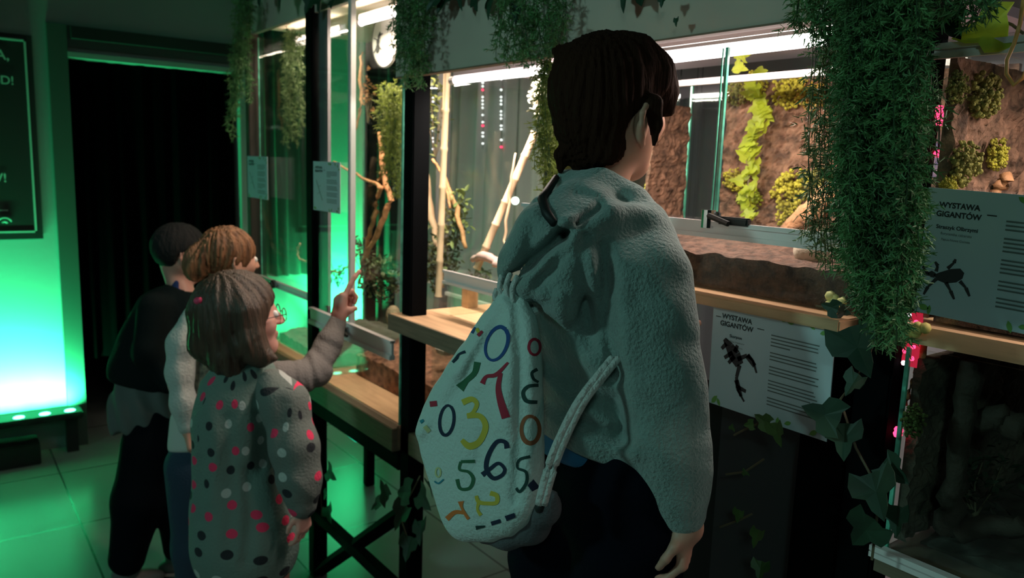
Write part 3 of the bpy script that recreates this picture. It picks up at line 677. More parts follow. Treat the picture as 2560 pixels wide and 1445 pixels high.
# ---- foliage
def leaf(b, base, d, up, L, Wd, shape='ivy', mi=0, cup=.15):
    d = Vector(d).normalized(); s = d.cross(Vector(up)).normalized(); n = s.cross(d)
    if shape == 'ivy': O = [(0, 0), (.02, .22), (-.12, .42), (.18, .50), (.42, .46), (.52, .22), (.75, .17), (1, 0)]
    else: O = [(0, 0), (.15, .18), (.40, .30), (.70, .22), (1, 0)]
    R = [(x, y) for x, y in O]; Lf = [(x, -y) for x, y in O[1:-1]][::-1]
    vs = [base+d*(x*L)+s*(y*Wd)+n*(cup*L*(abs(y)*.8-(x-.4)**2*.6)) for x, y in R+Lf]
    c = base+d*(.4*L)-n*(cup*L*.12); k = len(vs)
    fs = [(k, i, (i+1) % k) for i in range(k)]
    b.add(vs+[c], fs, mi)
def bush(c, R, n, L, m, label, seed, stems=5, sq=(1, .7, 1), cat='plant', name='leafy_plant'):
    r = rs(seed); T = thing(name, (c[0], c[1], c[2]-R*sq[2]), label, cat); b = MB(); sb = MB()
    c = Vector(c); root = c-Vector((0, 0, R*sq[2]))
    for i in range(stems):
        e = c+Vector((r.uniform(-1, 1)*R*sq[0], r.uniform(-1, 1)*R*sq[1], r.uniform(-.2, 1)*R*sq[2])); sb.tube([root, root.lerp(e, .5)+Vector((r.uniform(-.01, .01), 0, 0)), e], [.002, .0015, .001], 4)
    for i in range(n):
        v = Vector((r.gauss(0, 1), r.gauss(0, 1), r.gauss(0, 1))).normalized()*R*(r.random()**.5)
        p = c+Vector((v.x*sq[0], v.y*sq[1], v.z*sq[2]))
        leaf(b, p, (r.uniform(-1, 1), r.uniform(-1, 1), r.uniform(-.6, .8)), (r.uniform(-1, 1), r.uniform(-.5, 1), 1), L*r.uniform(.6, 1.2), L*.8, 'oval')
    b.build('foliage', m, T); sb.build('stems', M_stem, T); return T
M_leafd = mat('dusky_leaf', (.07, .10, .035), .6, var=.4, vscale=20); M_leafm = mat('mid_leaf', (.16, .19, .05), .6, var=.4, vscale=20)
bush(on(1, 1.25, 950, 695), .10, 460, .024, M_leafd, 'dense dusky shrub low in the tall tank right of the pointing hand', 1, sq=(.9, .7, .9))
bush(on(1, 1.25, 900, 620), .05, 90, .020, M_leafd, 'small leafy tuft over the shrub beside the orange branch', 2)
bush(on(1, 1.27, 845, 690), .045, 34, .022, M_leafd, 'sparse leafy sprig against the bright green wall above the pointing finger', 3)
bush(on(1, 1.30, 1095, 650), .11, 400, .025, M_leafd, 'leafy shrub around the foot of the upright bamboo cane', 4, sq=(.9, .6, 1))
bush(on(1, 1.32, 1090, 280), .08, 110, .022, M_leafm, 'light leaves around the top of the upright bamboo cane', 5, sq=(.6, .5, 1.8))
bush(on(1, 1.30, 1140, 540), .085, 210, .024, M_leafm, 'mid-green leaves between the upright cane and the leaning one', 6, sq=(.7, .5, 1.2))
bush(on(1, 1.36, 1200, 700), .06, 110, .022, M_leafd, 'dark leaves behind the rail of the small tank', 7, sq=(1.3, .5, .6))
bush(on(1, 1.30, 920, 230), .05, 60, .020, M_branch, 'dry brownish leaves near the top behind the silver door edge', 8, sq=(.4, .5, 2.2))
bush(on(1, 1.20, 1345, 245), .038, 130, .016, mat('silvery_leaf', (.55, .55, .42), .4), 'silvery leaf bunch shining under the tube left of the boy\'s hair', 10, sq=(.8, .6, 1.3))
bush(on(1, 1.30, 985, 800), .04, 50, .018, M_leafd, 'small dark leaves behind the silver rail', 11, sq=(1, .5, .6))
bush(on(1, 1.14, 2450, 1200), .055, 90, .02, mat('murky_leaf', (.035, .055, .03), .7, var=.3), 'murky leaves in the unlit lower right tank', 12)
# lime leaves hanging on the cork wall
def leaf_garland(pts, n, L, m, label, seed, shape='ivy', Y=1.40, jit=.012):
    r = rs(seed); P = [on(1, Y, x, y) for x, y in pts]; T = thing('leaf_garland', P[-1], label, 'garland'); b = MB()
    MB().tube(P, .0018, 5).build('vine_stem', M_stem, T)
    for i in range(n):
        t = (i+.5)/n*(len(P)-1); k = min(int(t), len(P)-2); p = P[k].lerp(P[k+1], t-k)
        p = p+Vector((r.uniform(-jit, jit), r.uniform(-jit, .3*jit), r.uniform(-jit, jit)))
        leaf(b, p, (r.uniform(-1, 1), r.uniform(-.5, .1), r.uniform(-1, .2)), (r.uniform(-.3, .3), -1, .3), L*r.uniform(.7, 1.3), L, shape)
    b.build('leaves', m, T); return T
leaf_garland([(1862, 85), (1860, 130), (1858, 165)], 16, .026, M_ivyl, 'lime leaves hanging behind the bright tube', 1, Y=1.35)
leaf_garland([(1890, 190), (1893, 235)], 12, .028, M_leafy, 'short lime leaf cluster right under the bright tube', 5, Y=1.40)
leaf_garland([(1906, 250), (1900, 300), (1893, 340), (1880, 372)], 34, .030, M_leafy, 'bright lime leaf garland down the middle of the cork wall', 2)
leaf_garland([(1888, 385), (1872, 440), (1868, 490), (1882, 545)], 26, .026, M_leafy, 'dimmer lower strand of lime leaves ending at the white rail', 3)

def fern(name, strands, m, label, seed, L=.012, wid=.0010, per=10, spread=.020, group=None, step=.006, droop=.5, gravity=True):
    """strands: world polylines; each carries sprigs of thin needles"""
    r = rs(seed); top = strands[0][0]
    T = thing(name, top, label, 'artificial plant', group); b = MB(); sb = MB()
    for P in strands:
        P = [Vector(p) for p in P]; sb.tube(P, .0007, 4, cap=False)
        tot = sum((b_-a_).length for a_, b_ in zip(P[:-1], P[1:])); n = max(3, int(tot/step))
        for i in range(n):
            t = (i+r.random())/n*(len(P)-1); k = min(int(t), len(P)-2); p = P[k].lerp(P[k+1], t-k)
            sd = Vector((r.gauss(0, 1), r.gauss(0, .8), r.gauss(-droop, .5))).normalized(); e = p+sd*spread*r.uniform(.5, 1.2)
            sw = sd.cross(Vector((0, 0, 1)))*.0005
            b.add([p-sw, p+sw, e], [(0, 1, 2)])
            for j in range(per):
                q = p.lerp(e, r.uniform(.15, 1)); nd = (sd+Vector((r.gauss(0, .8), r.gauss(0, .8), r.gauss(-.2, .7)))).normalized()
                ll = L*r.uniform(.5, 1.1); u = nd.cross(Vector((r.uniform(-1, 1), r.uniform(-1, 1), r.uniform(-1, 1)))).normalized()*wid
                b.add([q-u, q+u, q+nd*ll+u*.4, q+nd*ll-u*.4], [(0, 1, 2, 3)])
    b.build('foliage', m, T); sb.build('stems', M_fernstem, T); return T
def strands(Y, x0, x1, ytop, ybot, n, seed, jx=14, jy=40, depth=.05, shape=None, seg=6):
    r = rs(seed); out = []
    for i in range(n):
        u = (i+r.random())/n; xa = x0+(x1-x0)*u; yb = ybot(u)+r.uniform(-jy, jy*.3) if callable(ybot) else ybot+r.uniform(-jy, jy*.3)
        yt = ytop+r.uniform(-10, 10); y0 = Y+r.uniform(-depth, 0); P = []
        ph = r.uniform(0, 6); mid = (x0+x1)/2
        for k in range(seg+1):
            t = k/seg; xx = xa+math.sin(ph+t*4)*jx*t+(shape(t, u) if shape else 0); yy = yt+(yb-yt)*t
            P.append(on(1, y0+math.sin(ph*2+t*3)*.008, xx, yy))
        out.append(P)
    return out
fern('hanging_fern_garland', strands(.97, 590, 632, -10, lambda u: 345-120*u, 11, 1, shape=lambda t, u: -14*t), M_fern, 'dark green fern garland hanging at the far left end of the stand', 1, spread=.022, L=.016)
fern('hanging_fern_garland', strands(1.10, 712, 752, 75, lambda u: 365-60*abs(u-.6), 9, 2, shape=lambda t, u: -6*t, depth=.03), M_fernl, 'pale green fern garland hanging inside the leftmost tank', 2, spread=.022, L=.016)
fern('hanging_fern_garland', strands(.97, 985, 1080, -20, lambda u: 150+60*(u > .2)-200*(u > .75)*(u-.75)*3, 20, 3), M_fern, 'green fern garland spilling over the fascia beside the white disc', 3)
fern('hanging_fern_garland', strands(1.16, 950, 1010, 215, lambda u: 400+120*u, 17, 33, depth=.06), M_ferny, 'yellow-green fern behind the glass below the white disc', 33)
fern('hanging_fern_garland', strands(.965, 1240, 1420, -20, lambda u: 170-60*abs(u-.5), 22, 4), M_fern, 'dark fern garland over the fascia above the boy\'s hair', 4)
fern('hanging_fern_garland', strands(.985, 1352, 1395, 150, lambda u: 430+90*u, 16, 44, shape=lambda t, u: -6*t), M_ferny, 'yellow-green fern strands hanging left of the boy\'s head', 44)
fern('hanging_fern_garland', strands(.90, 2115, 2298, -30, lambda u: 560+300*math.sin(min(1, u*1.25)*math.pi*.55)-230*max(0, u-.72)*3.5, 92, 5, jx=16, jy=70, depth=.10, seg=8, shape=lambda t, u: -26*t*(1-u)), M_fern, 'thick curtain of dark fern hanging over the right post', 5, spread=.019, L=.0085, wid=.0008, per=13, step=.0045)
fern('hanging_fern_garland', strands(.93, 2150, 2275, 380, lambda u: 800-80*abs(u-.4), 34, 6, jx=14, jy=60, depth=.12, seg=6), mat('mid_artificial_fern', (.12, .24, .10), .6, var=.3, vscale=14), 'mid-green lower tier of the thick fern curtain on the right post', 6, spread=.019, L=.009, wid=.0009, per=12, step=.005)
fern('hanging_fern_garland', strands(.95, 2035, 2120, 40, lambda u: 640+90*u, 15, 7, jx=22, jy=70, depth=.04, shape=lambda t, u: -14*t), M_fernl, 'wispy pale fern strands left of the thick fern curtain', 7, per=6, step=.008)
fern('hanging_fern_garland', strands(.93, 1990, 2160, -30, lambda u: 60+90*u, 20, 8, jx=14, jy=30, depth=.03), M_fern, 'short fern tufts over the right end of the fascia', 8)
fern('hanging_fern_garland', strands(.95, 2320, 2350, 180, lambda u: 420-60*u, 4, 9, jx=14, jy=60, depth=.03), M_fern, 'thin fern sprigs on the right side of the right post', 9, per=6, step=.009)
fern('hanging_fern_garland', strands(.90, 2330, 2480, -30, lambda u: 40+20*u, 12, 10, jx=14, jy=20, depth=.03), M_fern, 'fern tuft at the top edge above the big lime leaf', 10)

# ---- ivy
def ivy(name, leaves, stem, label, m, Y=.95, seed=0, lobes=True, cat='ivy'):
    """leaves: (px, py, size px, angle deg)"""
    r = rs(seed); P = [on(1, Y+.01, x, y) for x, y in stem]; T = thing(name, P[0], label, cat)
    MB().tube(P, .0018, 5).build('vine_stem', M_stem, T)
    rt = Vector((1, 0, 0)); up = Vector((0, 0, 1))
    for (px, py, sz, ang) in leaves:
        c = on(1, Y-r.uniform(0, .03), px, py); Ld = sz*2*(c-Vector(CAM)).length/F; a = math.radians(ang)
        d = Vector((math.cos(a), r.uniform(-.5, .1), math.sin(a))).normalized(); b = MB()
        leaf(b, c-d*Ld*.45, d, Vector((r.uniform(-.3, .3), -1, r.uniform(0, .5))), Ld, Ld, 'ivy', cup=.22)
        o = b.build('leaf', m, T); md = o.modifiers.new('thickness', 'SOLIDIFY'); md.thickness = .0008
    return T
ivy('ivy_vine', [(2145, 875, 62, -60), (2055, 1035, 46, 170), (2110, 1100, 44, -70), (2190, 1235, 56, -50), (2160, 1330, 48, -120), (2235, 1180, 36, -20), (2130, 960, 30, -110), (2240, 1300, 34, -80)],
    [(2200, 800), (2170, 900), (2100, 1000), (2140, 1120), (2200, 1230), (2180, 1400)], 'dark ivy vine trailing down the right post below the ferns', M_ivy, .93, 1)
ivy('ivy_vine', [(1942, 1085, 30, -70), (1905, 1050, 22, 160), (1872, 1062, 14, -160), (1830, 1002+66, 9, 80)],
    [(1835, 1088), (1860, 1075), (1895, 1060), (1900, 1040), (1935, 1060)], 'small yellowish ivy sprig under the scorpion sign', M_ivym, .975, 2)
ivy('ivy_vine', [(1845, 1290, 16, -90), (1890, 1345, 22, -90), (1900, 1425, 22, -80)], [(1800, 1318), (1850, 1300), (1880, 1285)], 'thin pinkish twig with faded leaves low between boy and right post', M_ivym, .975, 3)
ivy('ivy_vine', [(1862, 1180, 10, 110)], [(1815, 1186), (1862, 1180), (1910, 1148)], 'bare forked twig below the scorpion sign', M_ivym, .975, 4)
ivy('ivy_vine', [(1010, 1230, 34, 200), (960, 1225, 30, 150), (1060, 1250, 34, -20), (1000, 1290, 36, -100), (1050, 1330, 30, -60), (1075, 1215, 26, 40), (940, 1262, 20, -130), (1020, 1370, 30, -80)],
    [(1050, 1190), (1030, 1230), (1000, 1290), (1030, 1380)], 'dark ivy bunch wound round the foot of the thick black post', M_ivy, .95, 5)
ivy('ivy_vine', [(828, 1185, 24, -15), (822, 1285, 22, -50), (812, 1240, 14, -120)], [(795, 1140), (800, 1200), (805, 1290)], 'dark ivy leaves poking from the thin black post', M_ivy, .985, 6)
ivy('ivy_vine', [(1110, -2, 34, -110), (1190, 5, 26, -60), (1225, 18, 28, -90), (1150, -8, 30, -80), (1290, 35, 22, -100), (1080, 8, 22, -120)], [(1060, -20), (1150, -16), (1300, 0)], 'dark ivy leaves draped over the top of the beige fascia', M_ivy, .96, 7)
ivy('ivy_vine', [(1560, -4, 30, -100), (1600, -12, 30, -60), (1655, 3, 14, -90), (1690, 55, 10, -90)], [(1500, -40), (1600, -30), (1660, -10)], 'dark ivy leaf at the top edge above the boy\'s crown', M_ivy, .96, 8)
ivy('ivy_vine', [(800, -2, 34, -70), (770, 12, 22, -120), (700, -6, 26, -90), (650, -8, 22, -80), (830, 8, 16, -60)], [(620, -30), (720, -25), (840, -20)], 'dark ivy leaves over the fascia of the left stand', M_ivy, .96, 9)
ivy('ivy_vine', [(2455, 78, 52, 190)], [(2560, 85), (2530, 62), (2505, 52)], 'big lime ivy leaf on a pale stem at the upper right', M_ivyl, 1.0, 10)
ivy('ivy_vine', [(2375, 60, 40, -50), (2325, 90, 30, -70)], [(2330, 20), (2350, 40), (2370, 60)], 'black-green ivy leaf just left of the big lime leaf', M_ivy, .92, 11)
ivy('ivy_vine', [(2075, 768, 22, 170), (2110, 780, 18, 0)], [(2040, 765), (2090, 772), (2140, 775)], 'dark ivy sprig lying on the shelf edge beside the pale blossom', M_ivy, .965, 12)

# ---- cable, lights in the background, some standing for reflected ones
pp = [on(1, .93, x, y) for x, y in ((2562, -20), (2550, 60), (2535, 110), (2517, 150), (2516, 185), (2535, 213), (2558, 195), (2568, 150))]
tag(MB().tube(pp, .0022, 8).build('cable', M_cable, smooth=True), 'orange cable loop hanging at the upper right corner', 'cable')
def led_dots(p0, p1, n, label, pat):
    p0, p1 = Vector(p0), Vector(p1); T = thing('led_dots', p0, label, 'lights'); top = Vector((p0.x, p0.y, 2.62)) if p0.y > 1.8 else p0; MB().tube([top, p1], .0012, 4).build('wire', M_dark, T)
    for i in range(n):
        ch = pat[i % len(pat)]
        if ch == ' ': continue
        o = MB().ball(p0.lerp(p1, (i+.5)/n), .0065 if ch == 'r' else .006, seg=6, sc=(1, 1, .8)).build('led', M_redled if ch == 'r' else M_whiteled, T)
led_dots(on(1, 2.0, 1207, 175), on(1, 2.0, 1207, 372), 22, 'column of dots for reflected white and red LEDs left of centre behind the tank', 'wwwwwr wwww w wr ww w r')  # these three columns stand for string lights reflected in the glass
led_dots(on(1, 2.0, 1253, 175), on(1, 2.0, 1253, 372), 22, 'string of tiny LEDs nearest to the boy\'s left', 'www  w www www ww  w r')
led_dots(on(1, 2.0, 1083, 240), on(1, 2.0, 1083, 386), 16, 'column of dots for reflected LEDs close behind the upright cane', 'ww   www w ww w r')
led_dots(on(1, 1.9, 1727, 578), on(1, 1.9, 1727, 632), 6, 'short row of white LEDs under the white rail', 'wwwwww')
led_dots(on(1, 1.9, 1716, 585), on(1, 1.9, 1716, 610), 2, 'pair of red LEDs beside the short white row', 'rr')
led_dots(on(1, 1.03, 2350, 265), on(1, 1.03, 2346, 392), 8, 'red LEDs shining above the beetle sign', 'rrr    r')
led_dots(on(1, 1.015, 2248, 1070), on(1, 1.015, 2243, 1090), 2, 'pair of red LEDs low on the right post', 'rr')
a, c = on(1, 1.02, 2285, 780), on(1, 1.02, 2276, 916)
T = thing('led_strip', a, 'glowing red LED strip at the top left of the unlit tank', 'lights')
MB().box((a.x-.008, 1.018, c.z), (a.x+.012, 1.022, a.z)).build('strip_backing', emis('red_strip_glow', (.9, .03, .08), .55), T)
for i in range(9):
    for dx in (-.003, .007):
        if (i+int(dx > 0)) % 2 == 0: MB().ball((a.x+dx, 1.014, a.z-(i+.5)*(a.z-c.z)/9), .0035, seg=6).build('led', M_redled if i % 4 else M_whiteled, T)
for px, py, Y, lab in ((1288, 502, 1.8, 'round white lamp glowing left of the boy\'s shoulder'), (1680, 534, 1.8, 'round white lamp glowing under the boy\'s chin'), (2056, 67, 1.4, 'small pinkish lamp above the right end of the bright tube')):  # the two white ones stand for a lamp reflected in the glass
    c = on(1, Y, px, py); T = thing('round_glow', c, lab, 'lamp'); dd = (Vector(CAM)-c).normalized()
    s = .35 if px == 2056 else 1
    MB().tube([c-dd*.02, Vector((c.x-dd.x*.02, c.y-dd.y*.02, 2.62))], .0015, 5).build('hanging_cable', M_dark, T)
    MB().tube([c-dd*.03, c], .0155*s, 14).build('glow_body', M_lampbody, T, smooth=True)
    MB().tube([c, c+dd*.004], .0145*s, 16).build('glow_face', emis('pinkish_lamp', (1, .6, .6), 1.0) if px == 2056 else M_spot, T)
c0, c1 = on(1, 1.35, 2535, 325), on(1, 1.35, 2640, 470)
T = thing('reflection', c0, 'blue glowing panel standing for a screen at the right edge', 'reflection')  # glowing panel stands for blue light mirrored in the glass
MB().box((c0.x, 1.35, c1.z), (c1.x, 1.36, c0.z)).build('glow_backing', mat('violet_backing', (.18, .16, .40), .4), T)
MB().box((c0.x+.008, 1.348, c1.z+.01), (c1.x, 1.35, c0.z-.02)).build('display', M_blue, T)
# ------------------------------------------------------------------ cards and signs
def card(corner_tl, corner_tr, corner_bl, y0, label, name='card', kind='plain'):
    tl, tr, bl = Vector(corner_tl), Vector(corner_tr), Vector(corner_bl)
    ex = tr-tl; ey = tl-bl; Wd, Hd = ex.length, ey.length; ex.normalize(); ey.normalize(); n = ex.cross(ey)
    T = thing(name, bl, label, 'sign')
    def P(u, v, d=0): return bl+ex*u*Wd+ey*v*Hd+n*d
    b = MB(); t = .0018
    b.add([P(0, 0), P(1, 0), P(1, 1), P(0, 1), P(0, 0, -t), P(1, 0, -t), P(1, 1, -t), P(0, 1, -t)], [(0, 1, 2, 3), (7, 6, 5, 4), (0, 4, 5, 1), (1, 5, 6, 2), (2, 6, 7, 3), (3, 7, 4, 0)])
    b.build('card_sheet', M_paper, T)
    def M(u, v): p = P(u, v, .0006); return Matrix(((ex.x, ey.x, n.x, p.x), (ex.y, ey.y, n.y, p.y), (ex.z, ey.z, n.z, p.z), (0, 0, 0, 1)))
    def poly(pts, mi, b): k = len(pts); b.add([P(u, v, .0006) for u, v in pts], [tuple(range(k))], mi)
    def line(a, c, w0, w1, b, mi=0):
        a = np.array(a, float)*[Wd, Hd]; c = np.array(c, float)*[Wd, Hd]; d = c-a; d = np.array([-d[1], d[0]])/np.hypot(*d)
        q = [a-d*w0, c-d*w1, c+d*w1, a+d*w0]; poly([(x/Wd, y/Hd) for x, y in q], mi, b)
    S = Wd
    text_part('title_lettering', 'WYSTAWA', S*.052, M(.22, .855), M_ink, T, 'CENTER', S*.0016)
    text_part('title_lettering', 'GIGANTÓW', S*.052, M(.22, .785), M_ink, T, 'CENTER', S*.0016)
    b = MB(); line((.03, .862), (.075, .862), .0006, .0006, b); line((.40, .83), (.46, .83), .0006, .0006, b)
    r = rs(int(abs(bl.x)*1000)); b2 = MB()
    yy = .80; para = 0
    while yy > .16:
        for k in range(r.choice((3, 4, 4))):
            line((.52, yy), (.52+(.40 if k < 3 else r.uniform(.15, .38))*r.uniform(.9, 1), yy), .0009, .0009, b2); yy -= .031
        yy -= .035
    b2.build('text_lines', M_grey, T); b.build('rules', M_ink, T)
    for (u, v, s) in ((.60, .965, .03), (.66, .955, .035), (.83, .955, .03), (.92, .92, .03), (.97, .86, .03), (.62, .03, .035), (.70, .05, .03), (.06, .05, .04), (.10, .035, .03), (.95, .10, .03), (.9, .04, .035)):
        a = r.uniform(0, 6.28); b = MB(); poly([(u+s*q*math.cos(a+w_)*1, v+s*q*1.4*math.sin(a+w_)) for w_, q in ((0, 1), (.8, .55), (1.57, .45), (2.4, .6), (3.14, 1), (3.9, .6), (4.7, .45), (5.5, .55))], 0, b); b.build('leaf_print', M_inkleaf, T)
    return T, text_part, M, line, poly, P
def subtitle(T, M, S, lines, u=.22, v=.69):
    for i, (t, s) in enumerate(lines): text_part('subtitle_lettering', t, S*s, M(u, v-i*.045), M_ink if i == 0 else M_grey, T, 'CENTER', S*.0006 if i == 0 else 0)
def scorpion(T, line):
    b = MB()
    body = [(.12, .66), (.17, .60), (.22, .53), (.27, .45)]; w_ = [.0035, .008, .0115, .008]
    for (a, c, w0, w1) in zip(body[:-1], body[1:], w_[:-1], w_[1:]): line(a, c, w0, w1, b)
    for pts in ([(.25, .50), (.33, .56), (.38, .53), (.42, .42)], [(.27, .45), (.25, .33), (.26, .22), (.33, .12)], [(.26, .24), (.34, .22)], [(.14, .62), (.10, .56)], [(.2, .55), (.13, .48)], [(.22, .52), (.17, .44)], [(.22, .56), (.24, .63)]):
        for i, (a, c) in enumerate(zip(pts[:-1], pts[1:])): line(a, c, .0035-.0006*i, .0028-.0006*i if i < 3 else .0006, b)
    line((.33, .56), (.40, .48), .005, .004, b); line((.25, .30), (.30, .16), .0045, .003, b)
    b.build('scorpion_print', mat('dark_brown_print', (.045, .035, .04), .6), T)
def beetle(T, line, poly):
    b = MB(); l0, p0 = line, poly; sc = lambda q: (.03+q[0]*.74, .15+(q[1]-.13)*.74)
    line = lambda a, c, w0, w1, b: l0(sc(a), sc(c), w0, w1, b)
    poly = lambda pts, mi, b: p0([sc(q) for q in pts], mi, b)
    poly([(.10, .36), (.14, .31), (.22, .29), (.31, .32), (.36, .37), (.37, .43), (.33, .47), (.25, .45), (.16, .40)], 0, b)
    poly([(.04, .37), (.075, .33), (.11, .33), (.12, .38), (.08, .40)], 0, b)
    for pts in ([(.04, .37), (.00, .41), (.0, .44)], [(.06, .36), (.01, .35)], [(.13, .32), (.06, .22), (.03, .13)], [(.22, .30), (.27, .22), (.31, .14)], [(.34, .34), (.40, .28), (.44, .20)], [(.12, .40), (.13, .46), (.10, .50)], [(.22, .45), (.27, .52), (.28, .56)]):
        for i, (a, c) in enumerate(zip(pts[:-1], pts[1:])): line(a, c, .0022, .0012, b)
    b.build('beetle_print', mat('black_brown_print', (.05, .045, .05), .6), T)
Ys = .968
tl, tr, bl = on(1, Ys, 1785, 752), on(1, Ys, 2090, 815), on(1, Ys, 1770, 1005)
T, tp, M, line, poly, P_ = card(tl, tr, bl, Ys, 'white card with a scorpion picture pinned under the wooden shelf right of the boy', 'information_card')
subtitle(T, M, .21, [('Skorpion', .030), ('Pandinus imperator', .020), ('Afryka Zachodnia', .018)]); scorpion(T, line)
Ys = .955
tl, tr, bl = on(1, Ys, 2322, 468), on(1, Ys, 2745, 503), on(1, Ys, 2286, 778)
T, tp, M, line, poly, P_ = card(tl, tr, bl, Ys, 'white card with a long-legged beetle picture at the right edge', 'information_card')
subtitle(T, M, .21, [('Straszyk Olbrzymi', .030), ('Eurycantha calcarata', .020), ('Papua-Nowa Gwinea', .018)]); beetle(T, line, poly)
Ys = .985
for q, lab in (((783, 403, 850, 406, 783, 524), 'bluish white card with a stick insect on the branch-filled tank, beside the thin post'), ((618, 390, 668, 393, 620, 492), 'teal-lit white card on the leftmost tank')):
    Ys = .990
    tl, tr, bl = on(1, Ys, q[0], q[1]), on(1, Ys, q[2], q[3]), on(1, Ys, q[4], q[5])
    tr = Vector((tr.x, tr.y, tl.z)); bl = Vector((tl.x, tl.y, bl.z))
    T, tp, M, line, poly, P_ = card(tl, tr, bl, Ys, lab, 'information_card')
    b = MB(); line((.12, .62), (.36, .22), .0016, .0016, b); line((.20, .48), (.30, .52), .0006, .0006, b); line((.26, .38), (.16, .34), .0006, .0006, b); b.build('stick_insect_print', M_grey, T)
# round white disc with an ant
c = on(1, 1.24, 966, 98); T = thing('round_sign', c, 'round white disc with black rim and insect print, half hidden by fern', 'sign')
R_ = .092
MB().tube([c, c-Vector((0, .006, 0))], R_, 40).build('disc', M_white, T)
b = MB()
for k in range(40):
    a0, a1 = 2*math.pi*k/40, 2*math.pi*(k+1)/40
    b.add([c+Vector((math.cos(a)*rr, -.0068, math.sin(a)*rr)) for a, rr in ((a0, R_), (a1, R_), (a1, R_*.95), (a0, R_*.95))], [(0, 1, 2, 3)])
b.build('rim', M_ink, T)
b = MB(); d = Vector((0, -.0075, 0))
for (u, v, s, t) in ((-.50, -.05, .11, .08), (-.42, .12, .08, .07), (-.52, -.28, .13, .12), (-.35, .22, .05, .05)): b.ball(c+d+Vector((u*R_, 0, v*R_)), R_, seg=10, sc=(s*1.2, .008, t*1.4))
for a, e in (((-.5, 0), (-.8, .1)), ((-.45, .1), (-.15, .2)), ((-.5, -.2), (-.2, -.35)), ((-.55, -.2), (-.8, -.4))):
    b.tube([c+d+Vector((a[0]*R_, 0, a[1]*R_)), c+d+Vector((e[0]*R_, 0, e[1]*R_))], .0018, 5)
b.build('ant_print', M_ink, T)
# ------------------------------------------------------------------ people
M_skin = mat('skin', (.58, .30, .22), .5, var=.06, sss=.15)
M_skinp = mat('flushed_skin', (.66, .33, .27), .5, sss=.15)
def hair_mat(name, c, rough=.45, c2=None): return mat(name, c, rough, bump=.5, bscale=30, stretch=(10, 10, 1.2), color2=c2, vscale=6)
M_hairb = hair_mat('dark_brown_hair', (.030, .011, .006), .85); M_hairb.node_tree.nodes['Principled BSDF'].inputs['Specular IOR Level'].default_value = .08
M_hairg = hair_mat('light_brown_hair', (.085, .050, .032), .45, (.045, .028, .018))
M_hairy = hair_mat('blond_hair', (.32, .14, .06), .6, (.12, .05, .02))
M_hairk = hair_mat('black_hair', (.005, .005, .006), .8)
M_fleece = mat('grey_fleece', (.23, .31, .29), .95, bump=.6, bscale=220, sheen=.5, var=.08, vscale=40)
M_navy = mat('navy_trousers', (.004, .005, .010), .9, spec=.05, bump=.2, bscale=150)
M_blue = mat('blue_shirt', (.02, .14, .30), .8)
M_shoe = mat('dark_shoe', (.02, .02, .022), .5); M_sole = mat('pale_sole', (.4, .4, .38), .6)
M_eye = mat('eye_white', (.8, .8, .78), .2); M_iris = mat('dark_iris', (.02, .012, .008), .1)
M_bag = mat('off_white_canvas', (.58, .68, .65), .9, bump=.35, bscale=200)
M_grayb = mat('grey_lining', (.10, .105, .115), .9, bump=.3, bscale=200)
M_rope = mat('white_cord', (.62, .62, .60), .8, bump=.8, bscale=120, stretch=(1, 1, 1))
M_jeans = mat('dark_jeans', (.02, .04, .075), .85, bump=.3, bscale=150)
M_jacket = mat('dark_green_jacket', (.008, .013, .014), .9, spec=.08, bump=.2, bscale=60)
M_lgrey = mat('light_grey_shirt', (.13, .14, .135), .9)
M_wsleeve = mat('white_knit', (.50, .52, .50), .9, bump=.4, bscale=120)
M_leo = mat('speckled_jacket', (.03, .04, .035), .9, color2=(.16, .17, .12), vscale=60)
M_knit = mat('grey_knit', (.18, .165, .155), .9, bump=.4, bscale=160)

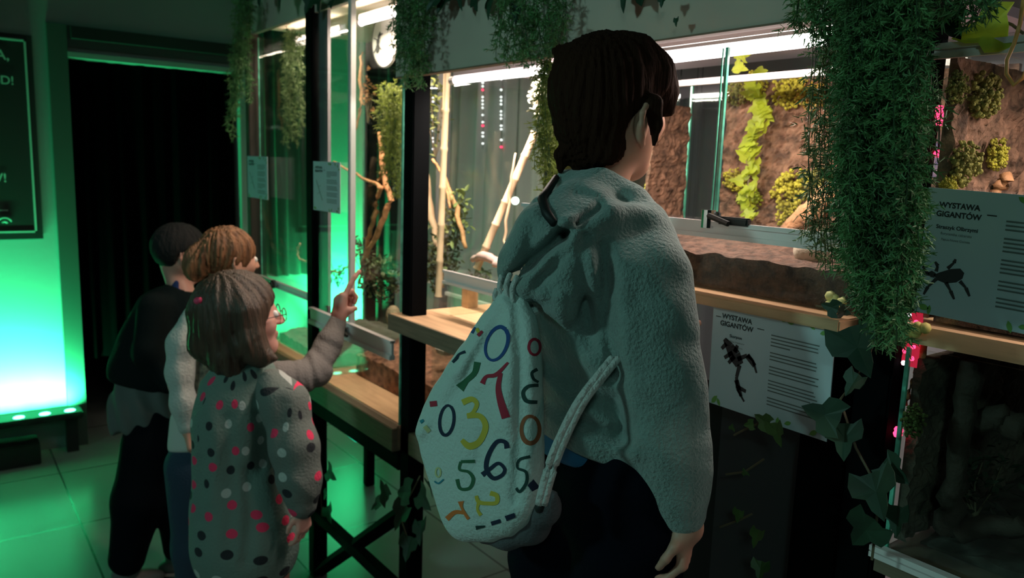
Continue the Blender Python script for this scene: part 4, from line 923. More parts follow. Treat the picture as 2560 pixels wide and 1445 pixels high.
def down(q, d): return np.array(q)-UPQ*d
def wz(q): return q2w(q)[2]
def meridian(c, M, amp, freq, seed=0):
    """hair strands running down from the crown"""
    c = np.array(c)
    def fn(X, Y, Z):
        x, y, z = X-c[0], Y-c[1], Z-c[2]
        s = M[0][0]*x+M[0][1]*y+M[0][2]*z; f = M[2][0]*x+M[2][1]*y+M[2][2]*z; u = M[1][0]*x+M[1][1]*y+M[1][2]*z
        th = np.arctan2(s, f+.03)
        return -amp*(np.sin(th*freq+2.5*np.sin(u*22+th*3))+.6*np.sin(th*freq*2.3+u*30)+.5*np.sin(th*freq*.4+u*14))*.5
    return fn
def head(S, c, M, k=1.0, jaw=1.0, ef=0.0, eu=0.0, ears=(-1, 1)):
    """skull, brow, nose, lips, chin and ears; M rows = left, up, front; k = size"""
    L, U, Fw = M
    P = lambda l, u, f: np.array(c)+L*l*k+U*u*k+Fw*f*k
    S.ell(P(0, .012, -.004), (.074*k, .098*k, .092*k), M, .01)
    S.rc(P(0, -.045, .030), P(0, -.088, .062), .052*k, .024*k*jaw, .03)
    for s in (-1, 1):
        S.rc(P(s*.045, -.045, .0), P(s*.015, -.085, .060), .024*k, .016*k, .03)
        S.ell(P(s*.036, -.025, .058), (.024*k, .022*k, .022*k), M, .02)
        if s not in ears: continue
        E0 = [P(s*q[0], q[1]+eu, q[2]+ef) for q in ((.074, .004, .012), (.081, .014, .004), (.086, .014, -.010), (.088, .002, -.020), (.086, -.016, -.018), (.080, -.032, -.008), (.075, -.042, .004))]
        S.ell(P(s*.076, -.014+eu, -.004+ef), (.008*k, .026*k, .016*k), M, .006); S.chain([(e, (.0045 if i < 5 else .0055)*k) for i, e in enumerate(E0)], .004)
        S.ell(P(s*.030, .004, .090), (.013*k, .009*k, .010*k), M, .008, 's')
    S.rc(P(0, .010, .084), P(0, -.022, .104), .008*k, .011*k, .012)
    for s in (-1, 1): S.ell(P(s*.010, -.026, .096), (.008*k, .006*k, .009*k), M, .006)
    S.rc(P(-.016, -.052, .084), P(.016, -.052, .084), .0065*k, .0065*k, .006); S.rc(P(-.013, -.060, .083), P(.013, -.060, .083), .0065*k, .0065*k, .005)
    return P
def eyes(T, P, M, k=1.0):
    for s in (-1, 1):
        e = P(s*.030, .003, .080); b = MB(); b.ball(q2w(e), .0115*k, seg=12); b.ball(q2w(P(s*.030, .003, .0865)), .0062*k, mi=1, seg=10); b.build('eye', [M_eye, M_iris], T, smooth=True)
def hand(S, wrist, d, palm_n, k=1.0, curl=(.5, .6, .7, .8), thumb=.5, side=None):
    """palm, five fingers; d = wrist->knuckles, palm_n = direction the palm faces (fingers curl that way)"""
    d = np.array(d, float); d /= np.linalg.norm(d); n = np.array(palm_n, float); n -= d*(n@d); n /= np.linalg.norm(n)
    s = np.cross(d, n) if side is None else np.array(side, float); s -= d*(s@d); s -= n*(s@n); s /= np.linalg.norm(s)  # towards the thumb
    w0 = np.array(wrist, float)
    S.rc(w0-d*.03*k, w0+d*.01*k, .023*k, .020*k, .012)
    offs = (.030, .010, -.010, -.028); pl = (.086, .090, .085, .076); fl = ((.040, .024, .020), (.045, .028, .021), (.041, .026, .020), (.032, .019, .017)); rr = (.0088, .009, .0085, .0075)
    for i in range(4):
        kn = w0+d*pl[i]*k+s*offs[i]*k
        S.rc(w0+d*.018*k+s*offs[i]*.55*k, kn, .0135*k, .0105*k, .010)
        a = 0; p = kn; dd = d
        for j, L_ in enumerate(fl[i]):
            a += curl[i]*(1.0, 1.15, .8)[j]; dd = d*math.cos(a)+n*math.sin(a); q = p+dd*L_*k
            S.rc(p, q, rr[i]*k*(1-.06*j), rr[i]*k*(1-.06*(j+1)), .003); p = q
    a = w0+d*.022*k+s*.016*k+n*.004*k; b = a+(s*.75+d*.65+n*.25)*.036*k; c = b+(s*(.55-thumb*.5)+d*.8+n*(.2+thumb*.5))*.030*k; e = c+(s*(.2-thumb*.6)+d*.85+n*(.2+thumb*.6))*.024*k
    S.rc(a, b, .015*k, .0115*k, .010); S.rc(b, c, .0105*k, .0095*k, .004); S.rc(c, e, .0095*k, .0078*k, .003)
def legs(S, hips, fz=.075, knee=None, r=(.075, .052, .036), k=.03):
    out = []
    for h in hips:
        z = wz(h); kn = down(h, (z-fz)*.50); an = down(h, z-fz)
        S.rc(h, kn, r[0], r[1], k); S.rc(kn, an, r[1], r[2], k); out.append(an)
    return out
def shoe(T, an, fdir, k=1.0, m=None, label=None):
    w_ = q2w(an); f = Vector((cr*fdir[0]+cf*fdir[2])); f.z = 0; f.normalize(); s = Vector((-f.y, f.x, 0)); b = MB()
    M3 = Matrix((s, f, Vector((0, 0, 1)))).transposed()
    base = Vector((w_.x, w_.y, 0))
    b.ball(base+f*.03*k+Vector((0, 0, .04*k)), .05*k, seg=14, sc=(.85, 2.1, .75), M=M3); b.ball(base+Vector((0, 0, .07*k)), .045*k, seg=12, sc=(.9, 1.1, 1), M=M3)
    o = b.build('shoe', m or M_shoe, T, smooth=True)
    b = MB(); b.ball(base+f*.03*k+Vector((0, 0, .012)), .052*k, seg=16, sc=(.9, 2.1, .24), M=M3); b.build('shoe_sole', M_sole, T, smooth=True)
def mesh_bvh(objs):
    vs = []; fs = []
    for o in objs:
        off = Vector(o.parent['_o']) if o.parent else o.location; n = len(vs)
        vs += [v.co+off for v in o.data.vertices]; fs += [[i+n for i in p.vertices] for p in o.data.polygons]
    return BVHTree.FromPolygons(vs, fs)
def lay(bvh, px, py, lift=.0012, fallback=1.1):
    d = Vector(ray(px, py)).normalized(); hit, nrm, i, dist = bvh.ray_cast(Vector(CAM), d)
    if hit is None: return None, None
    if nrm.dot(d) > 0: nrm = -nrm
    return hit+nrm*lift, nrm

# ================= tall boy
D0 = 1.15
hipc = Q(1490, 1160, 1.15); g = q2w(hipc)
BOY = thing('person', (g.x, g.y, 0), 'tall child in grey fleece hoodie with dark brown hair, back turned, wearing the numbers bag', 'person')
Hc = Q(1527, 264, D0); MH = frame3((.68, .05, .73)); L, U, Fw = MH
MBd = frame3((.80, .066, .59)); BL, BU, BF = MBd
def base_body(S, P, neck_a, neck_b, nr=.034): S.rc(neck_a, neck_b, nr, nr*1.12, .02)
S = SDF(); P = head(S, Hc, MH, .935, ef=-.020, eu=-.020, ears=(-1,))
S.rc(Q(1527, 375, 1.15), Q(1490, 540, 1.16), .034, .042, .025)
S.chain([(Q(1475, 600, 1.16), .048), (Q(1480, 800, 1.16), .052), (Q(1488, 1000, 1.16), .050), (Q(1490, 1150, 1.15), .055)], .03, kz=1.2)
hR, hL = hipc-BL*.075, hipc+BL*.075
anB = legs(S, [hR, hL], r=(.062, .045, .033))
S.chain([(Q(1592, 650, 1.07), .030), (Q(1604, 720, 1.06), .038), (Q(1640, 900, 1.05), .040), (Q(1695, 1200, 1.05), .030), (Q(1714, 1318, 1.045), .024)], .02)
lsh, lel, lwr = Q(1400, 600, 1.23), Q(1490, 850, 1.25), Q(1560, 860, 1.17)
S.chain([(lsh, .040), (lel, .036), (lwr, .024)], .02)
hand(S, Q(1716, 1300, 1.045), (-.06, -1, 0.0), (-.85, 0, .35), .66, (.75, .85, .95, 1.0), .6, side=(-.5, 0, -.8))
hand(S, lwr, (.8, .1, .5), (.3, .2, -1), .78, (.5, .6, .6, .6), .4)
S.build('body', M_skin, BOY, .0032); eyes(BOY, P, MH, .935)
# hair
S = SDF()
S.ell(P(.004, .020, -.010), (.080, .085, .091), MH, .01)
S.chain([(Q(1498, 205, 1.13), .043), (Q(1470, 250, 1.12), .039), (Q(1466, 330, 1.13), .035), (Q(1478, 385, 1.13), .022)], .025)
S.chain([(Q(1520, 300, 1.10), .034), (Q(1525, 370, 1.10), .020)], .03)
S.ell(P(0, -.080, .080), (.13, .085, .074), MH, .008, 's')
S.ell(P(-.092, -.052, -.026), (.036, .042, .026), MH, .006, 's')
S.chain([(Q(1590, 140, 1.12), .030), (Q(1628, 185, 1.13), .030), (Q(1648, 235, 1.14), .022), (Q(1654, 272, 1.14), .010)], .02)
S.chain([(Q(1632, 262, 1.085), .014), (Q(1640, 310, 1.084), .007), (Q(1634, 360, 1.084), .003)], .008)
for (x0, y0, x1, y1) in ((1420, 150, 1385, 128), (1440, 130, 1400, 118), (1405, 390, 1402, 428), (1440, 395, 1442, 432), (1500, 400, 1508, 432), (1668, 240, 1674, 280)):
    S.rc(Q(x0, y0, 1.13), Q(x1, y1, 1.13), .012, .003, .012)
S.disp(meridian(P(0, .03, -.01), MH, .0032, 30)); S.build('hair', M_hairb, BOY, .0032)
# trousers, shirt
S = SDF(); S.chain([(Q(1488, 1130, 1.15), .068), (Q(1492, 1230, 1.15), .072)], .03, kz=1.25)
legs(S, [hR, hL], r=(.084, .066, .056), fz=.05); S.disp(lambda X, Y, Z: -.004*np.sin(Y*70+X*20)*np.sin(X*40+Y*9)); S.build('trousers', M_navy, BOY, .006)
for a in anB: shoe(BOY, a, BF)
S = SDF(); S.chain([(Q(1482, 1050, 1.15), .080), (Q(1486, 1140, 1.15), .082)], .03, kz=1.18)
S.cut(Q(1345, 1142, 1.1), (.20, 1, 0)); S.build('shirt', M_blue, BOY, .005)
# hoodie
S = SDF()
S.chain([(Q(1452, 560, 1.17), .062), (Q(1468, 680, 1.16), .084), (Q(1478, 860, 1.15), .084), (Q(1476, 1010, 1.15), .082), (Q(1492, 1120, 1.15), .092), (Q(1496, 1230, 1.15), .092)], .03, kz=1.22)
S.chain([(Q(1420, 720, 1.12), .066), (Q(1415, 830, 1.12), .062)], .03)
S.cut(Q(1345, 1082, 1.1), (.38, 1, 0), .012)
S.chain([(Q(1580, 622, 1.07), .052), (Q(1604, 705, 1.05), .062), (Q(1622, 830, 1.04), .061), (Q(1645, 960, 1.035), .058), (Q(1668, 1090, 1.035), .054), (Q(1688, 1200, 1.04), .042), (Q(1708, 1285, 1.04), .028)], .028)
S.chain([(Q(1600, 600, 1.09), .048), (Q(1520, 570, 1.14), .056), (Q(1405, 590, 1.21), .058)], .03)
S.chain([(lsh, .056), (lel, .052), (lwr, .036)], .03)
S.chain([(Q(1622, 538, 1.08), .016), (Q(1580, 506, 1.10), .021), (Q(1505, 470, 1.12), .026), (Q(1425, 475, 1.15), .027), (Q(1372, 515, 1.19), .024)], .02)
S.chain([(Q(1440, 535, 1.09), .045), (Q(1375, 600, 1.07), .046), (Q(1335, 680, 1.06), .042), (Q(1362, 735, 1.045), .030)], .03)
S.chain([(Q(1500, 560, 1.06), .042), (Q(1430, 650, 1.03), .040), (Q(1385, 735, 1.02), .030)], .03)
S.chain([(Q(1616, 545, 1.05), .011), (Q(1515, 530, 1.015), .014), (Q(1425, 575, .995), .015), (Q(1350, 650, .995), .013), (Q(1298, 702, 1.01), .010)], .018)
S.rc(Q(1560, 350, 1.15), Q(1505, 520, 1.155), .040, .044, .012, 's')
for pts, a_, w_ in (([(1285, 692), (1340, 645), (1405, 590)], -.020, .0065), ([(1405, 590), (1500, 520)], -.010, .0055), ([(1270, 640), (1300, 600), (1330, 540)], .005, .010), ([(1405, 640), (1340, 720), (1330, 760)], -.006, .007), ([(1385, 450), (1355, 490), (1362, 540), (1398, 578)], -.003, .005),
                    ([(1330, 560), (1322, 620), (1318, 660)], -.006, .008), ([(1440, 480), (1500, 500), (1560, 498)], -.004, .007),
                    ([(1460, 590), (1455, 700), (1470, 820)], -.006, .007), ([(1478, 640), (1500, 780), (1510, 900)], .006, .009), ([(1440, 730), (1435, 800), (1470, 900)], .005, .008),
                    ([(1500, 620), (1520, 700), (1512, 800), (1540, 930)], -.009, .009), ([(1545, 660), (1560, 800), (1555, 900)], .004, .012),
                    ([(1355, 770), (1400, 850), (1440, 960)], -.006, .008), ([(1400, 780), (1420, 860), (1500, 960)], .006, .009),
                    ([(1350, 860), (1390, 940), (1450, 1010)], -.006, .008), ([(1350, 930), (1420, 1000), (1520, 1060)], .006, .009), ([(1350, 985), (1430, 1045), (1560, 1100)], -.006, .008),
                    ([(1350, 1030), (1440, 1085), (1580, 1140)], .005, .008), ([(1530, 960), (1550, 1060)], -.006, .010), ([(1480, 900), (1530, 970)], .006, .009),
                    ([(1380, 730), (1370, 755), (1340, 765)], -.006, .006), ([(1325, 720), (1360, 745), (1400, 740)], .005, .007),
                    ([(1600, 760), (1680, 820), (1720, 860)], -.003, .012), ([(1640, 1000), (1700, 1060), (1750, 1080)], -.003, .014), ([(1610, 1100), (1680, 1160), (1745, 1180)], .003, .012), ([(1590, 560), (1620, 640), (1690, 700)], -.003, .014)):
    S.fold(pts, a_*1.5, w_, 1.1)
S.disp(lambda X, Y, Z: -.0025*snoise(X, Y, Z, 38, 26, 30, 3))
hoodie = S.build('hoodie', M_fleece, BOY, .0042)
bv = mesh_bvh([hoodie]); P_ = [lay(bv, x, y, .004)[0] for x, y in ((1396, 447), (1375, 455), (1358, 478), (1358, 505), (1368, 535), (1386, 562))]
P_ = [p for p in P_ if p is not None]
MB().tube(P_, [.005]+[.0068]*(len(P_)-2)+[.0055], 8).build('neck_cord', M_dark, BOY, smooth=True)['label'] = 'black band inside the hood'

# ================= bag of numbers
cb = lambda x: 1.00+(1345-x)/300*.17
org = q2w(Q(1230, 1340, 1.04))
BAG = thing('drawstring_bag', org, 'white drawstring bag printed with coloured numbers on the tall child\'s back', 'bag')
S = SDF()
rows = [(735, 1262, 1296, 12), (770, 1238, 1312, 20), (805, 1205, 1325, 26), (845, 1178, 1336, 32), (890, 1145, 1343, 36), (935, 1115, 1346, 40), (985, 1085, 1348, 42), (1030, 1062, 1348, 42), (1075, 1048, 1348, 42), (1120, 1056, 1348, 42), (1165, 1070, 1348, 42), (1210, 1086, 1348, 40), (1250, 1102, 1345, 36), (1285, 1114, 1325, 30), (1312, 1132, 1290, 22), (1328, 1155, 1240, 14)]
for y, xl, xr, R in rows:
    a, b_ = xl+R, xr-R
    S.rc(Q(a, y, cb(a)), Q(b_, y, cb(b_)), R*cb(a)/F, R*cb(b_)/F, .03)
for pts, a_, w_ in (([(1285, 740), (1300, 900), (1298, 1100), (1290, 1250)], -.007, .006), ([(1270, 750), (1240, 820), (1190, 900), (1150, 1000)], -.005, .006), ([(1275, 760), (1280, 900), (1250, 1060)], .004, .010),
                    ([(1262, 760), (1220, 820), (1150, 930)], .005, .007), ([(1245, 780), (1190, 880), (1120, 1010)], -.004, .006), ([(1195, 990), (1215, 1060), (1200, 1160)], -.004, .008), ([(1330, 800), (1330, 1000)], .004, .008),
                    ([(1130, 1060), (1150, 1180), (1180, 1300)], .003, .012), ([(1050, 1080), (1062, 1060)], .006, .006)):
    S.fold(pts, a_, w_, 1.08)
S.disp(lambda X, Y, Z: -.0018*snoise(X, Y, Z, 45, 20, 40, 8))
bagm = S.build('bag_body', M_bag, BAG, .0036)
S = SDF(); S.chain([(Q(1210, 1342, 1.09), .010), (Q(1268, 1336, 1.07), .017), (Q(1325, 1308, 1.05), .024), (Q(1360, 1268, 1.02), .019), (Q(1380, 1240, 1.0), .008)], .02)
S.build('bottom_lining', M_grayb, BAG, .004)['label'] = 'grey lining bulging from the bottom'
S = SDF(); S.rc(Q(1352, 1258, .975), Q(1348, 1272, .975), .006, .006, .003); S.build('eyelet', M_dark, BAG, .0025)
def cord(pts, r, name='strap'):
    P = [q2w(Q(*p)) for p in pts]; n = 6; out = []
    for i in range(len(P)-1):
        for k in range(n):
            t = k/n; p0 = P[max(i-1, 0)]; p1 = P[i]; p2 = P[i+1]; p3 = P[min(i+2, len(P)-1)]
            out.append(.5*((2*p1)+(p2-p0)*t+(2*p0-5*p1+4*p2-p3)*t*t+(3*p1-p0-3*p2+p3)*t*t*t))
    out.append(P[-1]); return MB().tube(out, r, 8).build(name, M_rope, BAG, smooth=True)
for dx in (-7, 8):
    cord([(1538+dx, 895, 1.0), (1505+dx, 935, .99), (1455+dx, 1000, .98), (1415+dx, 1075, .975), (1380+dx, 1160, .97), (1352+dx*.8, 1262, .972)], .0052)
for a, b_ in (((1262, 742), (1240, 700)), ((1272, 738), (1262, 695)), ((1284, 742), (1280, 702)), ((1250, 750), (1228, 735))):
    cord([(a[0], a[1]+15, cb(a[0])-.012), ((a[0]+b_[0])/2-2, (a[1]+b_[1])/2, cb(a[0])-.01), (b_[0]+14, b_[1]-12, cb(a[0])-.005)], .0036, 'drawcord')
bvb = mesh_bvh([bagm])
def zc(x, y): return 1020+x/1.939, 700+y/1.939
def spl(P, n=7):
    P = [np.array(p, float) for p in P]; out = []
    for i in range(len(P)-1):
        p0, p1, p2, p3 = P[max(i-1, 0)], P[i], P[i+1], P[min(i+2, len(P)-1)]
        for k in range(n):
            t = k/n; out.append(.5*((2*p1)+(p2-p0)*t+(2*p0-5*p1+4*p2-p3)*t*t+(3*p1-p0-3*p2+p3)*t*t*t))
    out.append(P[-1]); return out
def digit(b, pts, ws, mi=0, smooth=True):
    pts = [zc(*p) for p in pts]; C = spl(pts) if smooth else [np.array(p) for p in pts]; n = len(C); L_ = []; R_ = []
    for i, c in enumerate(C):
        d = C[min(i+1, n-1)]-C[max(i-1, 0)]; d = np.array([-d[1], d[0]])/max(np.hypot(*d), 1e-6); t = i/(n-1)*(len(ws)-1); j = min(int(t), len(ws)-2) if len(ws) > 1 else 0
        w_ = (ws[j]+(ws[j+1]-ws[j])*(t-j))/2 if len(ws) > 1 else ws[0]/2
        L_.append([lay(bvb, *(c+d*w_*q), .0009)[0] for q in (1, .5, 0, -.5, -1)])
    vs = []; fs = []; idx = {}
    for i, row in enumerate(L_):
        for j, p in enumerate(row):
            if p is not None: idx[i, j] = len(vs); vs.append(p)
    for i in range(n-1):
        for j in range(4):
            q = [(i, j), (i+1, j), (i+1, j+1), (i, j+1)]
            if all(k in idx for k in q):
                pp = [vs[idx[k]] for k in q]
                if max((pp[a]-pp[(a+1) % 4]).length for a in range(4)) < .012: fs.append(tuple(idx[k] for k in q))
    b.add(vs, fs, mi)
def oval(cx, cy, rx, ry, tilt=0): return [(cx+rx*math.cos(a)*math.cos(tilt)-ry*math.sin(a)*math.sin(tilt), cy+rx*math.cos(a)*math.sin(tilt)+ry*math.sin(a)*math.cos(tilt)) for a in [math.radians(k*30-70) for k in range(13)]]
inks = {n: mat(n+'_print', c, .8) for n, c in dict(blue=(.02, .07, .26), red=(.42, .02, .05), green=(.03, .13, .06), yellow=(.62, .48, .06), navy=(.008, .018, .05), darkgreen=(.01, .045, .04), brown=(.34, .10, .04), orange=(.70, .18, .04), teal=(.02, .22, .30), pale=(.60, .60, .30)).items()}
marks = [('blue', [(oval(432, 308, 50, 84, .35), [18, 12, 20])]), ('red', [([(362, 502), (382, 468), (430, 458), (487, 400)], [26, 16, 20, 10]), ([(452, 450), (440, 520), (452, 590), (476, 668)], [18, 26, 34, 40])]),
         ('green', [([(338, 398), (325, 450), (285, 488), (252, 525)], [34, 26, 26, 50])]), ('yellow', [([(266, 595), (310, 578), (335, 600), (318, 640), (288, 658)], [30, 26, 22, 18, 14]), ([(288, 658), (350, 660), (378, 710), (350, 780), (300, 805), (262, 775)], [26, 26, 30, 30, 34, 20])]),
         ('navy', [(oval(190, 680, 34, 72, .12), [14, 16, 12])]), ('darkgreen', [([(625, 432), (600, 450), (608, 480), (630, 495)], [16, 14, 12]), ([(630, 510), (585, 515), (560, 545), (575, 585), (625, 592)], [16, 16, 20, 16])]),
         ('brown', [(oval(593, 725, 42, 66, 0), [16, 22, 14])]), ('red', [(oval(612, 325, 26, 38, 0), [14, 12, 14])]),
         ('navy', [([(482, 815), (472, 785), (432, 785), (392, 850), (382, 915), (415, 960), (458, 945), (470, 915), (440, 888), (400, 915), (362, 945)], [26, 20, 20, 22, 22, 20, 18, 16, 16, 18, 26])]),
         ('green', [([(325, 878), (258, 880)], [16, 14]), ([(258, 880), (252, 918), (295, 930), (318, 965), (300, 1008), (255, 1010), (240, 965)], [14, 12, 14, 18, 16, 14, 18])]),
         ('darkgreen', [([(592, 855), (540, 872), (532, 910), (572, 930), (575, 980), (545, 1025), (525, 1008)], [14, 14, 12, 14, 16, 14, 14])]),
         ('yellow', [([(400, 1032), (432, 1045), (430, 1078), (385, 1082), (345, 1075), (332, 1045)], [24, 22, 20, 18, 20, 16]), ([(345, 1075), (338, 1110), (355, 1140)], [18, 12, 18])]),
         ('orange', [([(258, 1072), (262, 1100), (280, 1135), (296, 1158)], [30, 12, 14, 16]), ([(276, 1128), (230, 1125), (190, 1158)], [16, 20, 26])]),
         ('red', [([(108, 602), (142, 598)], [26, 26])]), ('navy', [([(218, 400), (238, 378), (250, 360), (280, 348)], [12, 16, 10, 14])]), ('teal', [([(62, 690), (78, 680)], [18, 12])]), ('pale', [([(82, 708), (105, 735)], [20, 20])]), ('pale', [(oval(148, 932, 12, 22, 0), [8])]),
         ('blue', [([(312, 258), (328, 230)], [14, 8])]), ('yellow', [([(335, 235), (345, 255)], [16, 14])]), ('red', [([(340, 270), (362, 248)], [16, 12])]),
         ('teal', [([(130, 975), (150, 985), (175, 965)], [7, 8, 7])]), ('navy', [([(405, 1180), (450, 1166)], [20, 18])]), ('navy', [([(475, 1155), (520, 1138)], [26, 22])]), ('darkgreen', [([(330, 1200), (375, 1192)], [20, 8])]), ('navy', [([(590, 1010), (622, 985)], [36, 50])])]
for nm, strokes in marks:
    b = MB()
    for pts, ws in strokes:
        digit(b, pts, [x*.52 for x in (ws if len(ws) > 1 else ws*2)])
    if b.f: b.build('printed_number', inks[nm], BAG, smooth=True)

# ================= girl with the polka-dot tunic
G = 1.95
hipg = Q(612, 1340, G); g = q2w(hipg)
GIRL = thing('person', (g.x, g.y, 0), 'small girl with bobbed light brown hair, glasses and polka dot tunic, pointing at the glass', 'person')
MG = frame3((.86, .10, .50)); Hg = Q(604, 792, G)
S = SDF(); P = head(S, Hg, MG, .93, 1.05)
S.rc(P(0, -.07, -.02), Q(612, 935, G), .034, .040, .02)
S.chain([(Q(612, 980, G), .050), (Q(600, 1150, G), .060), (hipg, .065)], .03)
anG = legs(S, [hipg+np.array([-.052, 0, 0]), hipg+np.array([.055, 0, 0])], r=(.062, .046, .034))
S.chain([(Q(700, 985, 1.89), .034), (Q(740, 1130, 1.87), .030), (Q(755, 1262, 1.86), .020)], .02)
el, wr = Q(788, 925, 2.08), Q(846, 800, 2.17)
S.chain([(Q(700, 945, 1.99), .032), (el, .027), (wr, .018)], .02)
hand(S, Q(757, 1268, 1.86), (.05, -1, 0), (-.8, 0, .5), .60, (.4, .5, .5, .5), .4)
# pointing hand
k_ = .64; w0 = wr+np.array([0, 0, .0]); d = np.array([.14, .98, .10]); d /= np.linalg.norm(d); n_ = np.array([.80, -.05, .60]); n_ -= d*(n_@d); n_ /= np.linalg.norm(n_); sd = np.array([.35, 0, -.9]); sd -= d*(sd@d); sd -= n_*(sd@n_); sd /= np.linalg.norm(sd)
S.rc(w0-d*.02, w0+d*.012, .0195, .020, .01)
for i, (o_, pl_, cu3) in enumerate(((.021, .066, (.05, .10, .10)), (.006, .068, (1.0, 1.3, .9)), (-.010, .063, (1.1, 1.35, .9)), (-.023, .056, (1.1, 1.3, .9)))):
    # index straight and raised, the others folded into the palm
    kn = w0+d*pl_+(-n_ if True else 0)*.004+sd*o_; S.rc(w0+d*.012+sd*o_*.6, kn, .0155, .0105, .009)
    a = 0; p = kn; LL = ((.036, .024, .019), (.032, .021, .016), (.030, .020, .015), (.025, .016, .013))[i]
    dirn = d*.92+np.array([.30, .12, .1]) if i == 0 else d; dirn = dirn/np.linalg.norm(dirn)
    for j in range(3):
        a += cu3[j]; dd = dirn*math.cos(a)+n_*math.sin(a); q = p+dd*LL[j]; S.rc(p, q, .0082-.0006*j, .0077-.0007*j, .003); p = q
a = w0+d*.014+sd*.012; b_ = a+(sd*.5+n_*.6+d*.6)*.026; c_ = b_+(n_*.8+d*.4)*.022
S.rc(a, b_, .0125, .010, .008); S.rc(b_, c_, .0092, .0076, .004)
S.build('body', M_skinp, GIRL, .0034); eyes(GIRL, P, MG, .93)
for a in anG: shoe(GIRL, a, (.7, 0, .5), .8)
S = SDF()
S.ell(P(0, .030, -.018), (.095, .092, .102), MG, .01)
S.chain([(Q(520, 790, 1.93), .045), (Q(515, 860, 1.93), .036), (Q(535, 908, 1.93), .018)], .03)
S.chain([(Q(560, 830, 1.90), .055), (Q(572, 900, 1.90), .038), (Q(590, 925, 1.90), .020)], .03)
S.chain([(Q(612, 780, 1.88), .042), (Q(625, 860, 1.885), .036), (Q(650, 890, 1.885), .022), (Q(688, 898, 1.89), .006)], .025)
S.chain([(Q(560, 840, 2.0), .055), (Q(570, 905, 2.0), .034)], .03)
S.ell(P(0, -.045, .092), (.12, .085, .062), MG, .010, 's')
S.disp(meridian(P(0, .03, -.02), MG, .0034, 24)); S.build('hair', M_hairg, GIRL, .004)
b = MB(); c = q2w(Q(497, 752, 1.862)); b.ball(c, .012, seg=10, sc=(1.2, 1, .8)); b.ball(c+Vector((.012, 0, .003)), .008, seg=8); b.build('hair_tie', mat('pink_hair_tie', (.75, .05, .14), .6), GIRL, smooth=True)['label'] = 'pink hair tie'
# glasses
b = MB(); lens = MB()
for s in (-1, 1):
    c = P(s*.032, .0, .106); pts = []
    for k in range(17):
        a = 2*math.pi*k/16; pts.append(q2w(c+MG[0]*math.cos(a)*.020+MG[1]*math.sin(a)*.016))
    b.tube(pts, .0013, 5, cap=False)
    b.tube([q2w(P(s*.053, .004, .104)), q2w(P(s*.079, .004, .05)), q2w(P(s*.082, .0, -.01))], .0013, 5)
b.tube([q2w(P(-.012, .003, .107)), q2w(P(.012, .003, .107))], .0013, 5)
b.build('glasses', mat('dark_glasses_frame', (.05, .03, .03), .3), GIRL, smooth=True)
# tunic with dots
def dotted(name, base, c0):
    m = mat(name, base, .9, bump=.35, bscale=160); nt = m.node_tree; b = nt.nodes['Principled BSDF']; N_ = nt.nodes.new; Lk = nt.links.new
    tc = N_('ShaderNodeTexCoord'); sp = N_('ShaderNodeSeparateXYZ'); mp = N_('ShaderNodeVectorMath'); mp.operation = 'SUBTRACT'; mp.inputs[1].default_value = c0
    Lk(tc.outputs['Object'], mp.inputs[0]); Lk(mp.outputs[0], sp.inputs[0])
    at = N_('ShaderNodeMath'); at.operation = 'ARCTAN2'; Lk(sp.outputs['X'], at.inputs[0]); Lk(sp.outputs['Y'], at.inputs[1])
    mu = N_('ShaderNodeMath'); mu.operation = 'MULTIPLY'; mu.inputs[1].default_value = .098; Lk(at.outputs[0], mu.inputs[0])
    cb_ = N_('ShaderNodeCombineXYZ'); Lk(mu.outputs[0], cb_.inputs['X']); Lk(sp.outputs['Z'], cb_.inputs['Y'])
    v = N_('ShaderNodeTexVoronoi'); v.voronoi_dimensions = '2D'; v.inputs['Scale'].default_value = 20; v.inputs['Randomness'].default_value = .62; Lk(cb_.outputs[0], v.inputs['Vector'])
    lt = N_('ShaderNodeMath'); lt.operation = 'LESS_THAN'; lt.inputs[1].default_value = .215; Lk(v.outputs['Distance'], lt.inputs[0])
    s3 = N_('ShaderNodeSeparateColor'); Lk(v.outputs['Color'], s3.inputs[0]); rp = N_('ShaderNodeValToRGB'); rp.color_ramp.interpolation = 'CONSTANT'; Lk(s3.outputs[0], rp.inputs[0])
    e = rp.color_ramp.elements; e[0].position = 0; e[0].color = (.75, .035, .11, 1); e[1].position = .30; e[1].color = (.012, .015, .02, 1); x = e.new(.66); x.color = (.42, .44, .42, 1)
    mx = N_('ShaderNodeMixRGB'); mx.inputs[1].default_value = (*base, 1); Lk(lt.outputs[0], mx.inputs[0]); Lk(rp.outputs[0], mx.inputs[2]); Lk(mx.outputs[0], b.inputs['Base Color'])
    return m
ax_ = q2w(Q(605, 1150, G)); rel = (ax_.x-GIRL['_o'][0], ax_.y-GIRL['_o'][1], 0)
M_dots = dotted('grey_fabric_with_dots', (.13, .19, .165), rel)
S = SDF()
S.chain([(Q(620, 942, G), .062), (Q(606, 985, G), .098), (Q(596, 1060, G), .106), (Q(592, 1160, G), .099), (Q(600, 1270, G), .112), (Q(612, 1350, G), .122), (Q(614, 1380, G), .118), (Q(614, 1460, G), .10)], .03, kz=.85)
S.cut(Q(612, 1428, G), (.02, 1, -.25), .02)
S.rc(Q(614, 860, G), Q(614, 925, G), .036, .042, .01, 's')
for pts, a_, w_ in (([(640, 1000), (655, 1080), (650, 1170)], -.008, .012), ([(520, 1010), (535, 1100), (525, 1250)], .006, .014), ([(570, 1050), (580, 1200), (575, 1380)], -.006, .014), ([(620, 1180), (625, 1300), (615, 1400)], -.008, .014), ([(670, 1200), (690, 1300)], .006, .016), ([(505, 1150), (500, 1300)], -.006, .010)):
    S.fold(pts, a_, w_, G)
S.disp(lambda X, Y, Z: -.003*snoise(X, Y, Z, 30, 18, 30, 5))
S.build('tunic', M_dots, GIRL, .005)
